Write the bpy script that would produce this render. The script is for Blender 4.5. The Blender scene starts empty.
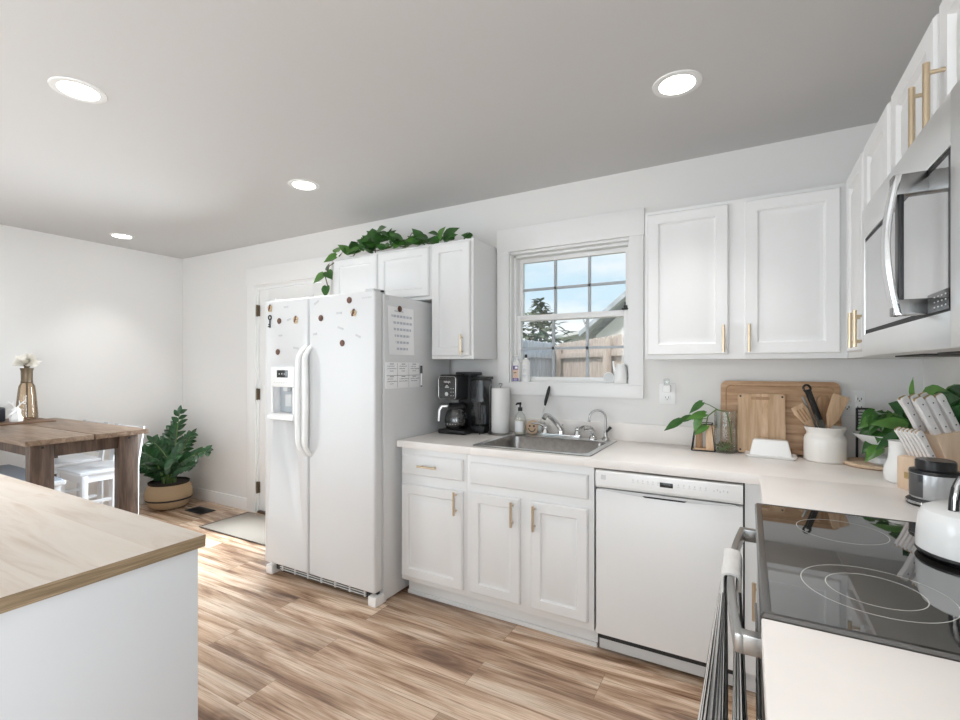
import bpy, bmesh, math, random
from mathutils import Vector, Matrix
random.seed(7)
PI = math.pi
S = bpy.context.scene
COL = S.collection
H = 2.464                     # ceiling height
XL = -5.82                    # left wall
YR = -5.6                     # wall behind the camera

# ------------------------------------------------------------------ camera
cd = bpy.data.cameras.new('camera')
cam = bpy.data.objects.new('camera', cd)
COL.objects.link(cam)
cam.location = (-0.678, -2.8045, 1.3405)
cam.rotation_euler = (PI / 2, 0, 0.51274)
cd.sensor_width = 36.0
cd.lens = 36.0 * 475.5 / 960.0
cd.shift_y = 6.6 / 960.0
cd.clip_start = 0.02
S.camera = cam

# ------------------------------------------------------------------ exposure
S.view_settings.view_transform = 'Standard'
S.view_settings.look = 'None'
S.view_settings.gamma = 1.0
S.view_settings.exposure = 0.06
try:
    S.view_settings.use_curve_mapping = False
    S.cycles.use_denoising = True
    S.cycles.max_bounces = 10
    S.cycles.diffuse_bounces = 6
    S.cycles.glossy_bounces = 5
    S.cycles.transparent_max_bounces = 16
    S.cycles.caustics_reflective = False
    S.cycles.caustics_refractive = False
    S.cycles.sample_clamp_indirect = 6.0
except Exception:
    pass

# ------------------------------------------------------------------ world: pale blue sky with clouds
w = bpy.data.worlds.new('sky')
S.world = w
w.use_nodes = True
nt = w.node_tree
nt.nodes.clear()
wo = nt.nodes.new('ShaderNodeOutputWorld')
bg = nt.nodes.new('ShaderNodeBackground')
tc = nt.nodes.new('ShaderNodeTexCoord')
mp = nt.nodes.new('ShaderNodeMapping')
mp.inputs['Scale'].default_value = (1.0, 1.0, 2.6)
nz = nt.nodes.new('ShaderNodeTexNoise')
nz.inputs['Scale'].default_value = 3.2
nz.inputs['Detail'].default_value = 6
rp = nt.nodes.new('ShaderNodeValToRGB')
rp.color_ramp.elements[0].position = 0.42
rp.color_ramp.elements[0].color = (0.60, 0.80, 0.92, 1)
rp.color_ramp.elements[1].position = 0.62
rp.color_ramp.elements[1].color = (0.97, 0.98, 0.98, 1)
nt.links.new(tc.outputs['Generated'], mp.inputs['Vector'])
nt.links.new(mp.outputs['Vector'], nz.inputs['Vector'])
nt.links.new(nz.outputs['Fac'], rp.inputs['Fac'])
nt.links.new(rp.outputs['Color'], bg.inputs['Color'])
bg.inputs['Strength'].default_value = 1.05
nt.links.new(bg.outputs['Background'], wo.inputs['Surface'])


def lamp(name, kind, loc, rot, energy, color=(1, 1, 1), **kw):
    l = bpy.data.lights.new(name, kind)
    l.energy = energy
    l.color = color
    for k, v in kw.items():
        setattr(l, k, v)
    o = bpy.data.objects.new(name, l)
    o.location = loc
    o.rotation_euler = rot
    COL.objects.link(o)
    return o


# sun over the back yard (comes over the roof from behind the house)
lamp('sun', 'SUN', (0, -4, 8), (math.radians(38), 0, math.radians(-25)), 2.5, (1, .96, .9), angle=.05)
# fill added at unseen rear and side windows; last, daylight through the back door
lamp('fill_rear', 'AREA', (-1.55, YR - .25, 1.08), (PI / 2, 0, 0), 60, (.86, .938, 1), shape='RECTANGLE', size=2.4, size_y=2.0)
lamp('fill_rear_dining', 'AREA', (-4.35, YR - .25, 1.08), (PI / 2, 0, 0), 6, (.86, .938, 1), shape='RECTANGLE', size=2.2, size_y=2.0)
lamp('fill_right', 'AREA', (.35, -4.35, 1.3), (0, PI / 2, 0), 122, (.86, .938, 1), shape='RECTANGLE', size=1.9, size_y=2.0)  # fill added to brighten the refrigerator side and left wall
lamp('fill_left', 'AREA', (XL - .35, -4.45, 1.3), (0, -PI / 2, 0), 125, (.86, .938, 1), shape='RECTANGLE', size=1.8, size_y=1.7)  # fill added to brighten the right-hand cabinets
lamp('daylight_back_door', 'AREA', (-4.18, .42, 1.25), (-PI / 2 + .38, 0, 0), 130, (.84, .93, 1), shape='RECTANGLE', size=.8, size_y=1.75, spread=math.radians(130))
LAMP_W = 2.5


# ------------------------------------------------------------------ materials
def newmat(name):
    m = bpy.data.materials.new(name)
    m.use_nodes = True
    n = m.node_tree.nodes
    return m, n, m.node_tree.links, n['Principled BSDF']


def setp(b, **kw):
    for k, v in kw.items():
        k = k.replace('_', ' ')
        if k in b.inputs:
            b.inputs[k].default_value = v


def mat(name, col, rough=.5, metal=0.0, vary=0.0, vscale=8.0, bump=0.0, bscale=60.0, **kw):
    m, n, l, b = newmat(name)
    setp(b, Roughness=rough, Metallic=metal, **kw)
    b.inputs['Base Color'].default_value = (*col, 1)
    t = n.new('ShaderNodeTexCoord')
    if vary:
        z = n.new('ShaderNodeTexNoise'); z.inputs['Scale'].default_value = vscale; z.inputs['Detail'].default_value = 4
        r = n.new('ShaderNodeValToRGB')
        r.color_ramp.elements[0].position = .3; r.color_ramp.elements[1].position = .7
        r.color_ramp.elements[0].color = (*[c * (1 - vary) for c in col], 1)
        r.color_ramp.elements[1].color = (*[min(1, c * (1 + vary)) for c in col], 1)
        l.new(t.outputs['Object'], z.inputs['Vector']); l.new(z.outputs['Fac'], r.inputs['Fac']); l.new(r.outputs['Color'], b.inputs['Base Color'])
    if bump:
        z2 = n.new('ShaderNodeTexNoise'); z2.inputs['Scale'].default_value = bscale; z2.inputs['Detail'].default_value = 3
        bp = n.new('ShaderNodeBump'); bp.inputs['Strength'].default_value = bump; bp.inputs['Distance'].default_value = .01
        l.new(t.outputs['Object'], z2.inputs['Vector']); l.new(z2.outputs['Fac'], bp.inputs['Height']); l.new(bp.outputs['Normal'], b.inputs['Normal'])
    return m


def glow(name, col, strength):
    m, n, l, b = newmat(name)
    b.inputs['Base Color'].default_value = (*col, 1)
    b.inputs['Emission Color'].default_value = (*col, 1)
    b.inputs['Emission Strength'].default_value = strength
    return m


def ramp(n, stops):
    r = n.new('ShaderNodeValToRGB')
    e = r.color_ramp.elements
    while len(e) > 1:
        e.remove(e[0])
    e[0].position = stops[0][0]; e[0].color = (*stops[0][1], 1)
    for p, c in stops[1:]:
        k = e.new(p); k.color = (*c, 1)
    return r


def wood(name, stops, stretch=(1.2, 14, 14), scale=2.0, rough=.5, planks=None, rot=(0, 0, 0), bump=.08, dist=1.2, seam=(.3, .2, .14)):
    """grain along local x; planks=(length, width) gives staggered boards"""
    m, n, l, b = newmat(name)
    setp(b, Roughness=rough)
    t = n.new('ShaderNodeTexCoord')
    rm = n.new('ShaderNodeMapping'); rm.inputs['Rotation'].default_value = rot
    l.new(t.outputs['Object'], rm.inputs['Vector'])
    mp_ = n.new('ShaderNodeMapping'); mp_.inputs['Scale'].default_value = stretch
    l.new(rm.outputs['Vector'], mp_.inputs['Vector'])
    z = n.new('ShaderNodeTexNoise'); z.noise_dimensions = '4D'
    z.inputs['Scale'].default_value = scale; z.inputs['Detail'].default_value = 8; z.inputs['Roughness'].default_value = .62; z.inputs['Distortion'].default_value = dist
    l.new(mp_.outputs['Vector'], z.inputs['Vector'])
    r = ramp(n, stops)
    l.new(z.outputs['Fac'], r.inputs['Fac'])
    out = r.outputs['Color']
    if planks:
        br = n.new('ShaderNodeTexBrick')
        br.inputs['Scale'].default_value = 1.0
        br.inputs['Brick Width'].default_value = planks[0]; br.inputs['Row Height'].default_value = planks[1]
        br.inputs['Mortar Size'].default_value = .0011; br.inputs['Mortar Smooth'].default_value = .1
        br.offset = .37; br.squash = 1.0
        br.inputs['Color1'].default_value = (0, 0, 0, 1); br.inputs['Color2'].default_value = (1, 1, 1, 1)
        br.inputs['Mortar'].default_value = (.5, .5, .5, 1)
        l.new(rm.outputs['Vector'], br.inputs['Vector'])
        sep = n.new('ShaderNodeSeparateColor'); l.new(br.outputs['Color'], sep.inputs['Color'])
        mu = n.new('ShaderNodeMath'); mu.operation = 'MULTIPLY'; mu.inputs[1].default_value = 23.0
        l.new(sep.outputs['Red'], mu.inputs[0]); l.new(mu.outputs[0], z.inputs['W'])
        # per plank tint
        hs = n.new('ShaderNodeHueSaturation')
        ma = n.new('ShaderNodeMapRange'); ma.inputs['To Min'].default_value = .80; ma.inputs['To Max'].default_value = 1.14
        l.new(sep.outputs['Red'], ma.inputs['Value']); l.new(ma.outputs['Result'], hs.inputs['Value']); l.new(out, hs.inputs['Color'])
        mx = n.new('ShaderNodeMix'); mx.data_type = 'RGBA'
        l.new(br.outputs['Fac'], mx.inputs[0]); l.new(hs.outputs['Color'], mx.inputs[6]); mx.inputs[7].default_value = (*seam, 1)
        out = mx.outputs[2]
    l.new(out, b.inputs['Base Color'])
    if bump:
        bp = n.new('ShaderNodeBump'); bp.inputs['Strength'].default_value = bump; bp.inputs['Distance'].default_value = .004
        l.new(z.outputs['Fac'], bp.inputs['Height']); l.new(bp.outputs['Normal'], b.inputs['Normal'])
    return m


def floor_mat():
    """vinyl oak planks: long streaks, dark figure, knots"""
    m, n, l, b = newmat('oak_plank_floor')
    t = n.new('ShaderNodeTexCoord')
    br = n.new('ShaderNodeTexBrick')
    br.inputs['Scale'].default_value = 1.0; br.inputs['Brick Width'].default_value = 1.22; br.inputs['Row Height'].default_value = .182
    br.inputs['Mortar Size'].default_value = .0009; br.inputs['Mortar Smooth'].default_value = .2
    br.offset = .41; br.offset_frequency = 2
    br.inputs['Color1'].default_value = (0, 0, 0, 1); br.inputs['Color2'].default_value = (1, 1, 1, 1); br.inputs['Mortar'].default_value = (.5, .5, .5, 1)
    l.new(t.outputs['Object'], br.inputs['Vector'])
    sep = n.new('ShaderNodeSeparateColor'); l.new(br.outputs['Color'], sep.inputs['Color'])
    mu = n.new('ShaderNodeMath'); mu.operation = 'MULTIPLY'; mu.inputs[1].default_value = 31.0
    l.new(sep.outputs['Red'], mu.inputs[0])

    def noise(sc, stretch, detail, dist, rough=.6):
        mp_ = n.new('ShaderNodeMapping'); mp_.inputs['Scale'].default_value = stretch
        l.new(t.outputs['Object'], mp_.inputs['Vector'])
        z = n.new('ShaderNodeTexNoise'); z.noise_dimensions = '4D'
        z.inputs['Scale'].default_value = sc; z.inputs['Detail'].default_value = detail; z.inputs['Distortion'].default_value = dist; z.inputs['Roughness'].default_value = rough
        l.new(mp_.outputs['Vector'], z.inputs['Vector']); l.new(mu.outputs[0], z.inputs['W'])
        return z
    big = noise(1.0, (.62, 6.5, 1), 7, 1.9, .58)
    fine = noise(3.0, (1.1, 48, 1), 8, .35, .72)
    r = ramp(n, [(.31, (.115, .062, .038)), (.40, (.265, .157, .098)), (.48, (.47, .32, .215)), (.56, (.65, .49, .365)), (.69, (.79, .655, .52))])
    l.new(big.outputs['Fac'], r.inputs['Fac'])
    r2 = ramp(n, [(.36, (.42, .36, .32)), (.47, (.86, .84, .82)), (.60, (1.12, 1.12, 1.12))])
    l.new(fine.outputs['Fac'], r2.inputs['Fac'])
    mx = n.new('ShaderNodeMix'); mx.data_type = 'RGBA'; mx.blend_type = 'MULTIPLY'; mx.inputs[0].default_value = .85
    l.new(r.outputs['Color'], mx.inputs[6]); l.new(r2.outputs['Color'], mx.inputs[7])
    hs = n.new('ShaderNodeHueSaturation')
    ma = n.new('ShaderNodeMapRange'); ma.inputs['To Min'].default_value = .86; ma.inputs['To Max'].default_value = 1.16
    l.new(sep.outputs['Red'], ma.inputs['Value']); l.new(ma.outputs['Result'], hs.inputs['Value']); l.new(mx.outputs[2], hs.inputs['Color'])
    # knots
    vm = n.new('ShaderNodeMapping'); vm.inputs['Scale'].default_value = (1.15, 3.6, 1)
    l.new(t.outputs['Object'], vm.inputs['Vector'])
    vo = n.new('ShaderNodeTexVoronoi'); vo.voronoi_dimensions = '2D'; vo.inputs['Scale'].default_value = .62
    l.new(vm.outputs['Vector'], vo.inputs['Vector'])
    kr = ramp(n, [(.0, (.22, .17, .15)), (.05, (.40, .33, .29)), (.065, (.62, .56, .52)), (.09, (.48, .41, .37)), (.12, (.80, .76, .73)), (.22, (1, 1, 1))])
    l.new(vo.outputs['Distance'], kr.inputs['Fac'])
    mk = n.new('ShaderNodeMix'); mk.data_type = 'RGBA'; mk.blend_type = 'MULTIPLY'; mk.inputs[0].default_value = .8
    l.new(hs.outputs['Color'], mk.inputs[6]); l.new(kr.outputs['Color'], mk.inputs[7])
    ms = n.new('ShaderNodeMix'); ms.data_type = 'RGBA'; ms.inputs[7].default_value = (.22, .14, .09, 1)
    l.new(br.outputs['Fac'], ms.inputs[0]); l.new(mk.outputs[2], ms.inputs[6])
    l.new(ms.outputs[2], b.inputs['Base Color'])
    setp(b, Roughness=.25, Specular_IOR_Level=.6)
    bp = n.new('ShaderNodeBump'); bp.inputs['Strength'].default_value = .06; bp.inputs['Distance'].default_value = .004
    l.new(fine.outputs['Fac'], bp.inputs['Height']); l.new(bp.outputs['Normal'], b.inputs['Normal'])
    return m


def stripes(name, stops, axis, scale, rough=.8, bump=0, distortion=0.0):
    """repeating bands along one local axis"""
    m, n, l, b = newmat(name)
    setp(b, Roughness=rough)
    t = n.new('ShaderNodeTexCoord')
    wv = n.new('ShaderNodeTexWave'); wv.wave_type = 'BANDS'; wv.bands_direction = axis
    wv.inputs['Scale'].default_value = scale; wv.inputs['Distortion'].default_value = distortion; wv.inputs['Detail'].default_value = 2
    l.new(t.outputs['Object'], wv.inputs['Vector'])
    r = ramp(n, stops)
    l.new(wv.outputs['Fac'], r.inputs['Fac']); l.new(r.outputs['Color'], b.inputs['Base Color'])
    if bump:
        bp = n.new('ShaderNodeBump'); bp.inputs['Strength'].default_value = bump; bp.inputs['Distance'].default_value = .01
        l.new(wv.outputs['Fac'], bp.inputs['Height']); l.new(bp.outputs['Normal'], b.inputs['Normal'])
    return m


def thinglass(name, tint=(1, 1, 1), refl=.09, rough=.02):
    m, n, l, b = newmat(name)
    n.remove(b)
    tr = n.new('ShaderNodeBsdfTransparent'); tr.inputs['Color'].default_value = (*tint, 1)
    gl = n.new('ShaderNodeBsdfGlossy'); gl.inputs['Roughness'].default_value = rough
    fr = n.new('ShaderNodeLayerWeight'); fr.inputs['Blend'].default_value = .25
    mr = n.new('ShaderNodeMapRange'); mr.inputs['To Min'].default_value = refl * .4; mr.inputs['To Max'].default_value = min(1, refl * 5)
    mx = n.new('ShaderNodeMixShader')
    l.new(fr.outputs['Fresnel'], mr.inputs['Value']); l.new(mr.outputs['Result'], mx.inputs[0])
    l.new(tr.outputs[0], mx.inputs[1]); l.new(gl.outputs[0], mx.inputs[2])
    l.new(mx.outputs[0], n['Material Output'].inputs['Surface'])
    return m


M = {}
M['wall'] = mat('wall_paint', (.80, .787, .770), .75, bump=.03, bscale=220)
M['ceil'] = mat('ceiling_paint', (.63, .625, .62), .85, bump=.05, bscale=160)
M['trim'] = mat('white_trim_paint', (.86, .855, .845), .42)
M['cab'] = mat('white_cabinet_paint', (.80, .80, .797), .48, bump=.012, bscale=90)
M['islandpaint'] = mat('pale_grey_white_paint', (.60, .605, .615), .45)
M['fridge'] = mat('white_appliance_enamel', (.71, .713, .715), .36, bump=.04, bscale=420)
M['dw'] = mat('white_dishwasher_enamel', (.82, .82, .815), .3)
M['muntin'] = mat('grey_muntin', (.44, .47, .50), .45)
M['greyplastic'] = mat('pale_grey_plastic', (.62, .63, .63), .45)
M['darkgap'] = mat('dark_gap', (.02, .02, .02), .7)
M['brass'] = mat('champagne_brass', (.66, .535, .375), .3, 1.0)
M['hinge'] = mat('aged_bronze', (.16, .12, .08), .45, .8)
M['steel'] = mat('brushed_steel', (.40, .395, .385), .28, 1.0, bump=.02, bscale=300)
M['steelpale'] = mat('pale_brushed_steel', (.82, .82, .815), .34, 1.0, bump=.015, bscale=300)
M['sinksteel'] = mat('sink_steel', (.30, .29, .28), .3, 1.0, vary=.12, vscale=40)
M['darksteel'] = mat('dark_brushed_steel', (.20, .195, .19), .25, 1.0)
M['chrome'] = mat('chrome', (.60, .60, .60), .09, 1.0)
M['black'] = mat('black_plastic', (.012, .012, .013), .32)
M['blackmatte'] = mat('black_matte', (.018, .018, .018), .6)
M['blackglass'] = mat('black_glass', (.015, .014, .013), .035, Specular_IOR_Level=.75, Coat_Weight=1.0, Coat_Roughness=.02)
M['mwglass'] = mat('mirrored_oven_glass', (.55, .555, .56), .07, .9)
M['counter'] = mat('laminate_counter', (.85, .805, .768), .38, vary=.035, vscale=5)
M['oaktop'] = wood('pale_oak_laminate', [(.26, (.46, .35, .26)), (.36, (.68, .57, .47)), (.50, (.80, .71, .62)), (.75, (.87, .80, .72))], (1.0, 9, 9), 1.6, .42, planks=(2.4, .29), rot=(0, 0, 0), bump=.02, seam=(.66, .56, .46))
M['oakedge'] = wood('oak_plywood_edge', [(.3, (.12, .08, .045)), (.5, (.22, .155, .09)), (.7, (.36, .27, .17))], (3, 3, 120), 2.0, .5, bump=.02)
M['floor'] = floor_mat()
M['rustic'] = wood('rustic_dark_oak', [(.25, (.040, .020, .012)), (.42, (.105, .056, .032)), (.56, (.18, .105, .063)), (.72, (.27, .175, .115))], (1.2, 12, 12), 2.4, .5, bump=.12)
M['rusticleg'] = wood('rustic_dark_oak_leg', [(.25, (.020, .011, .007)), (.42, (.058, .033, .021)), (.56, (.105, .065, .043)), (.74, (.165, .112, .078))], (12, 12, 1.2), 2.4, .55, bump=.12)
M['rustictop'] = wood('rustic_oak_top', [(.25, (.070, .040, .024)), (.42, (.155, .097, .061)), (.58, (.24, .165, .112)), (.75, (.34, .25, .185))], (1.2, 12, 12), 2.2, .42, bump=.05)
M['boardwood'] = wood('acacia_board', [(.25, (.26, .135, .065)), (.42, (.43, .255, .14)), (.58, (.55, .355, .215)), (.75, (.66, .46, .30))], (1.4, 10, 16), 3.0, .5, bump=.03, dist=.7)
M['bamboo'] = wood('bamboo_board', [(.25, (.40, .24, .13)), (.45, (.56, .37, .22)), (.6, (.66, .47, .31)), (.75, (.72, .54, .37))], (22, 6, 1.2), 2.2, .5, bump=.03, dist=.3)
M['blockwood'] = wood('pale_beech', [(.3, (.58, .40, .26)), (.5, (.70, .52, .37)), (.7, (.78, .61, .46))], (8, 8, 1.5), 3, .5, bump=.03, dist=.4)
M['spoonwood'] = wood('beech_spoon', [(.3, (.50, .31, .17)), (.5, (.64, .43, .27)), (.7, (.74, .55, .38))], (14, 14, 2), 4, .55, bump=.03, dist=.4)
M['spoondark'] = wood('olive_spoon', [(.3, (.26, .14, .07)), (.5, (.40, .24, .13)), (.7, (.50, .33, .20))], (14, 14, 2), 4, .55, bump=.03, dist=.4)
M['white'] = mat('white_gloss', (.87, .87, .86), .22)
M['whitematte'] = mat('white_matte', (.85, .845, .83), .6)
M['ceramic'] = mat('cream_ceramic', (.84, .81, .765), .28)
M['chair'] = mat('white_chair_paint', (.66, .675, .70), .35)
M['cushion'] = mat('blue_grey_seat', (.34, .37, .42), .6)
M['glass'] = thinglass('window_glass', (1, 1, 1), .07)
M['jarglass'] = thinglass('clear_jar_glass', (.955, .97, .96), .10)
M['amber'] = thinglass('amber_glass', (.84, .72, .57), .16)
M['smoke'] = thinglass('smoked_plastic', (.34, .35, .37), .25, .05)
M['carafe'] = thinglass('carafe_glass', (.30, .30, .31), .3)
M['water'] = mat('moss_roots', (.16, .15, .05), .7, vary=.6, vscale=60)
M['leaf'] = mat('pothos_leaf', (.036, .115, .022), .32, vary=.35, vscale=14)
M['leaflight'] = mat('pothos_leaf_light', (.085, .21, .040), .32, vary=.35, vscale=14)
M['leafdark'] = mat('dark_leaf', (.022, .085, .022), .22, vary=.4, vscale=14)
M['zz'] = mat('zz_leaf', (.020, .075, .022), .28, vary=.4, vscale=12)
M['stem'] = mat('green_stem', (.12, .20, .055), .5)
M['stembrown'] = mat('brown_stem', (.10, .07, .035), .6)
M['soil'] = mat('potting_soil', (.025, .018, .012), .9, bump=.6, bscale=60)
M['basket'] = stripes('woven_basket', [(.2, (.40, .27, .15)), (.6, (.62, .46, .29))], 'Z', 55, .85, .5, .15)
M['rug'] = stripes('woven_rug', [(.2, (.16, .135, .11)), (.5, (.36, .315, .265))], 'X', 22, .95, .5, .4)
M['rugdark'] = mat('rug_fringe', (.14, .11, .09), .95)
M['paper'] = mat('white_paper', (.93, .93, .94), .7)
M['paperink'] = mat('grey_print', (.55, .57, .62), .7)
M['ink'] = mat('black_ink', (.03, .03, .035), .6)
M['magnet'] = mat('brown_magnet', (.13, .055, .032), .5, vary=.4, vscale=120)
M['magnettan'] = mat('tan_magnet', (.55, .42, .26), .5, vary=.5, vscale=140)
M['wordmag'] = mat('word_magnet', (.60, .60, .59), .6)
M['purple'] = mat('purple_label', (.12, .06, .30), .5)
M['peach'] = mat('peach_label', (.78, .56, .44), .5)
M['display'] = mat('black_display', (.010, .011, .012), .15)
M['flower'] = mat('cream_petal', (.92, .89, .82), .7)
M['goldpale'] = mat('pale_gold', (.52, .38, .19), .3, .9)
M['darkbox'] = mat('navy_black_box', (.022, .024, .035), .5)
M['traywood'] = mat('brown_tray', (.14, .075, .04), .5)
M['sponge'] = mat('tan_sponge', (.72, .52, .36), .9, bump=.3, bscale=200)
M['soapcream'] = mat('cream_soap', (.82, .77, .66), .35)
M['knife'] = mat('white_knife_handle', (.82, .80, .79), .3)
M['greyapp'] = mat('silver_grey_plastic', (.58, .59, .60), .3, .3)
M['ring'] = mat('burner_marking', (.55, .54, .52), .4)
M['towel'] = stripes('striped_towel', [(.40, (.045, .042, .042)), (.52, (.70, .67, .63))], 'Y', 17.5, .95, .15, .25)
M['towelink'] = mat('charcoal_towel_stripe', (.055, .052, .052), .95, bump=.3, bscale=160)
M['towelpale'] = mat('pale_towel_fold', (.70, .685, .66), .95, bump=.3, bscale=160)
M['fencetan'] = wood('weathered_tan_fence', [(.3, (.42, .34, .29)), (.5, (.56, .47, .41)), (.7, (.68, .60, .53))], (10, 10, 1.2), 2, .9, bump=.1)
M['fenceshade'] = wood('weathered_fence_shade', [(.3, (.36, .40, .46)), (.5, (.50, .55, .62)), (.7, (.64, .68, .74))], (10, 10, 1.2), 2, .9, bump=.1)  # bluish grey puts the left fence's shade into the colour
M['grass'] = mat('winter_grass', (.22, .22, .10), .95, vary=.4, vscale=3)
M['roof'] = mat('grey_roof', (.50, .53, .57), .8, vary=.2, vscale=6)
M['siding'] = mat('pale_siding', (.72, .70, .66), .8)
M['conifer'] = mat('evergreen', (.07, .13, .07), .8, vary=.5, vscale=3)
M['shrub'] = mat('grey_green_shrub', (.16, .19, .12), .8, vary=.5, vscale=3)
M['bark'] = mat('bark', (.10, .075, .055), .9)
M['lampglow'] = glow('lit_diffuser', (1, .98, .95), 9.0)
M['lens'] = glow('pale_display_digits', (.75, .85, .95), .8)


# ------------------------------------------------------------------ geometry helpers
class MB:
    def __init__(self):
        self.bm = bmesh.new()
        self.mi = 0

    def _add(self, t, mi=None):
        mi = self.mi if mi is None else mi
        for f in t.faces:
            f.material_index = mi
            f.smooth = True
        me = bpy.data.meshes.new('t')
        t.to_mesh(me); t.free()
        self.bm.from_mesh(me)
        bpy.data.meshes.remove(me)
        return self

    def box(self, x0, x1, y0, y1, z0, z1, bev=0, seg=2, mi=None, mtx=None):
        t = bmesh.new()
        bmesh.ops.create_cube(t, size=1)
        sx, sy, sz = abs(x1 - x0), abs(y1 - y0), abs(z1 - z0)
        for v in t.verts:
            v.co = Vector((v.co.x * sx + (x0 + x1) / 2, v.co.y * sy + (y0 + y1) / 2, v.co.z * sz + (z0 + z1) / 2))
        if bev:
            bmesh.ops.bevel(t, geom=list(t.edges), offset=min(bev, .49 * min(sx, sy, sz)), segments=seg, profile=.6, affect='EDGES')
        if mtx is not None:
            bmesh.ops.transform(t, matrix=mtx, verts=t.verts)
        return self._add(t, mi)

    def tube(self, pts, r, n=10, mi=None, cap=True):
        pts = [Vector(p) for p in pts]
        rs = r if isinstance(r, (list, tuple)) else [r] * len(pts)
        t = bmesh.new()
        rings = []
        prev = None
        for i, p in enumerate(pts):
            if i == 0: d = pts[1] - pts[0]
            elif i == len(pts) - 1: d = pts[-1] - pts[-2]
            else: d = (pts[i + 1] - p).normalized() + (p - pts[i - 1]).normalized()
            d.normalize()
            if prev is None:
                a = Vector((0, 0, 1)) if abs(d.z) < .9 else Vector((1, 0, 0))
                u = d.cross(a).normalized()
            else:
                u = (prev - d * prev.dot(d)).normalized()
            prev = u
            v = d.cross(u)
            rings.append([t.verts.new(p + (u * math.cos(2 * PI * k / n) + v * math.sin(2 * PI * k / n)) * rs[i]) for k in range(n)])
        for a, b in zip(rings, rings[1:]):
            for k in range(n):
                t.faces.new((a[k], a[(k + 1) % n], b[(k + 1) % n], b[k]))
        if cap:
            t.faces.new(rings[0][::-1]); t.faces.new(rings[-1])
        bmesh.ops.recalc_face_normals(t, faces=t.faces)
        return self._add(t, mi)

    def cyl(self, p0, p1, r, r1=None, n=20, mi=None):
        return self.tube([p0, p1], [r, r if r1 is None else r1], n, mi)

    def lathe(self, prof, c=(0, 0, 0), n=36, mi=None, sx=1, sy=1, mtx=None):
        t = bmesh.new()
        rings = []
        for r, z in prof:
            if r < 1e-5:
                rings.append([t.verts.new((c[0], c[1], c[2] + z))])
            else:
                rings.append([t.verts.new((c[0] + sx * r * math.cos(2 * PI * k / n), c[1] + sy * r * math.sin(2 * PI * k / n), c[2] + z)) for k in range(n)])
        for a, b in zip(rings, rings[1:]):
            if len(a) == 1 and len(b) == 1: continue
            for k in range(n):
                k2 = (k + 1) % n
                if len(a) == 1: t.faces.new((a[0], b[k2], b[k]))
                elif len(b) == 1: t.faces.new((a[k], a[k2], b[0]))
                else: t.faces.new((a[k], a[k2], b[k2], b[k]))
        bmesh.ops.recalc_face_normals(t, faces=t.faces)
        if mtx is not None:
            bmesh.ops.transform(t, matrix=mtx, verts=t.verts)
        return self._add(t, mi)

    def ball(self, c, r, sx=1, sy=1, sz=1, n=20, mi=None):
        t = bmesh.new()
        bmesh.ops.create_uvsphere(t, u_segments=n, v_segments=max(6, n // 2), radius=1)
        for v in t.verts:
            v.co = Vector((c[0] + v.co.x * r * sx, c[1] + v.co.y * r * sy, c[2] + v.co.z * r * sz))
        return self._add(t, mi)

    def prism(self, pts, axis, a0, a1, bev=0, mi=None, mtx=None):
        """extrude a 2-D outline along an axis: 'x' -> pts are (y,z), 'y' -> (x,z), 'z' -> (x,y)"""
        t = bmesh.new()

        def P(p, a):
            return {'x': (a, p[0], p[1]), 'y': (p[0], a, p[1]), 'z': (p[0], p[1], a)}[axis]
        A = [t.verts.new(P(p, a0)) for p in pts]
        B = [t.verts.new(P(p, a1)) for p in pts]
        n = len(pts)
        t.faces.new(A); t.faces.new(B[::-1])
        for k in range(n):
            t.faces.new((A[k], B[k], B[(k + 1) % n], A[(k + 1) % n]))
        bmesh.ops.recalc_face_normals(t, faces=t.faces)
        if bev:
            bmesh.ops.bevel(t, geom=list(t.edges), offset=bev, segments=2, profile=.6, affect='EDGES')
        if mtx is not None:
            bmesh.ops.transform(t, matrix=mtx, verts=t.verts)
        return self._add(t, mi)

    def loops(self, loops, closed_first=True, closed_last=True, mi=None):
        """skin a list of closed vertex loops of equal length"""
        t = bmesh.new()
        R = [[t.verts.new(p) for p in lp] for lp in loops]
        n = len(R[0])
        for a, b in zip(R, R[1:]):
            for k in range(n):
                t.faces.new((a[k], a[(k + 1) % n], b[(k + 1) % n], b[k]))
        if closed_first: t.faces.new(R[0][::-1])
        if closed_last: t.faces.new(R[-1])
        bmesh.ops.recalc_face_normals(t, faces=t.faces)
        return self._add(t, mi)

    def sheet(self, rows, mi=None, thick=0):
        t = bmesh.new()
        V = [[t.verts.new(p) for p in r] for r in rows]
        for a, b in zip(V, V[1:]):
            for k in range(len(a) - 1):
                t.faces.new((a[k], a[k + 1], b[k + 1], b[k]))
        bmesh.ops.recalc_face_normals(t, faces=t.faces)
        if thick:
            bmesh.ops.solidify(t, geom=list(t.faces), thickness=thick)
        return self._add(t, mi)

    def panel(self, o, u, v, n, w, h, prof, mi=None):
        """a panelled slab: o = lower corner on its back plane, u/v = in-plane axes, n = outward; prof = (inset, height) steps"""
        o, u, v, n = Vector(o), Vector(u), Vector(v), Vector(n)
        L = []
        for i, d in prof:
            L.append([o + u * a + v * b + n * d for a, b in ((i, i), (w - i, i), (w - i, h - i), (i, h - i))])
        return self.loops(L, mi=mi)

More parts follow.
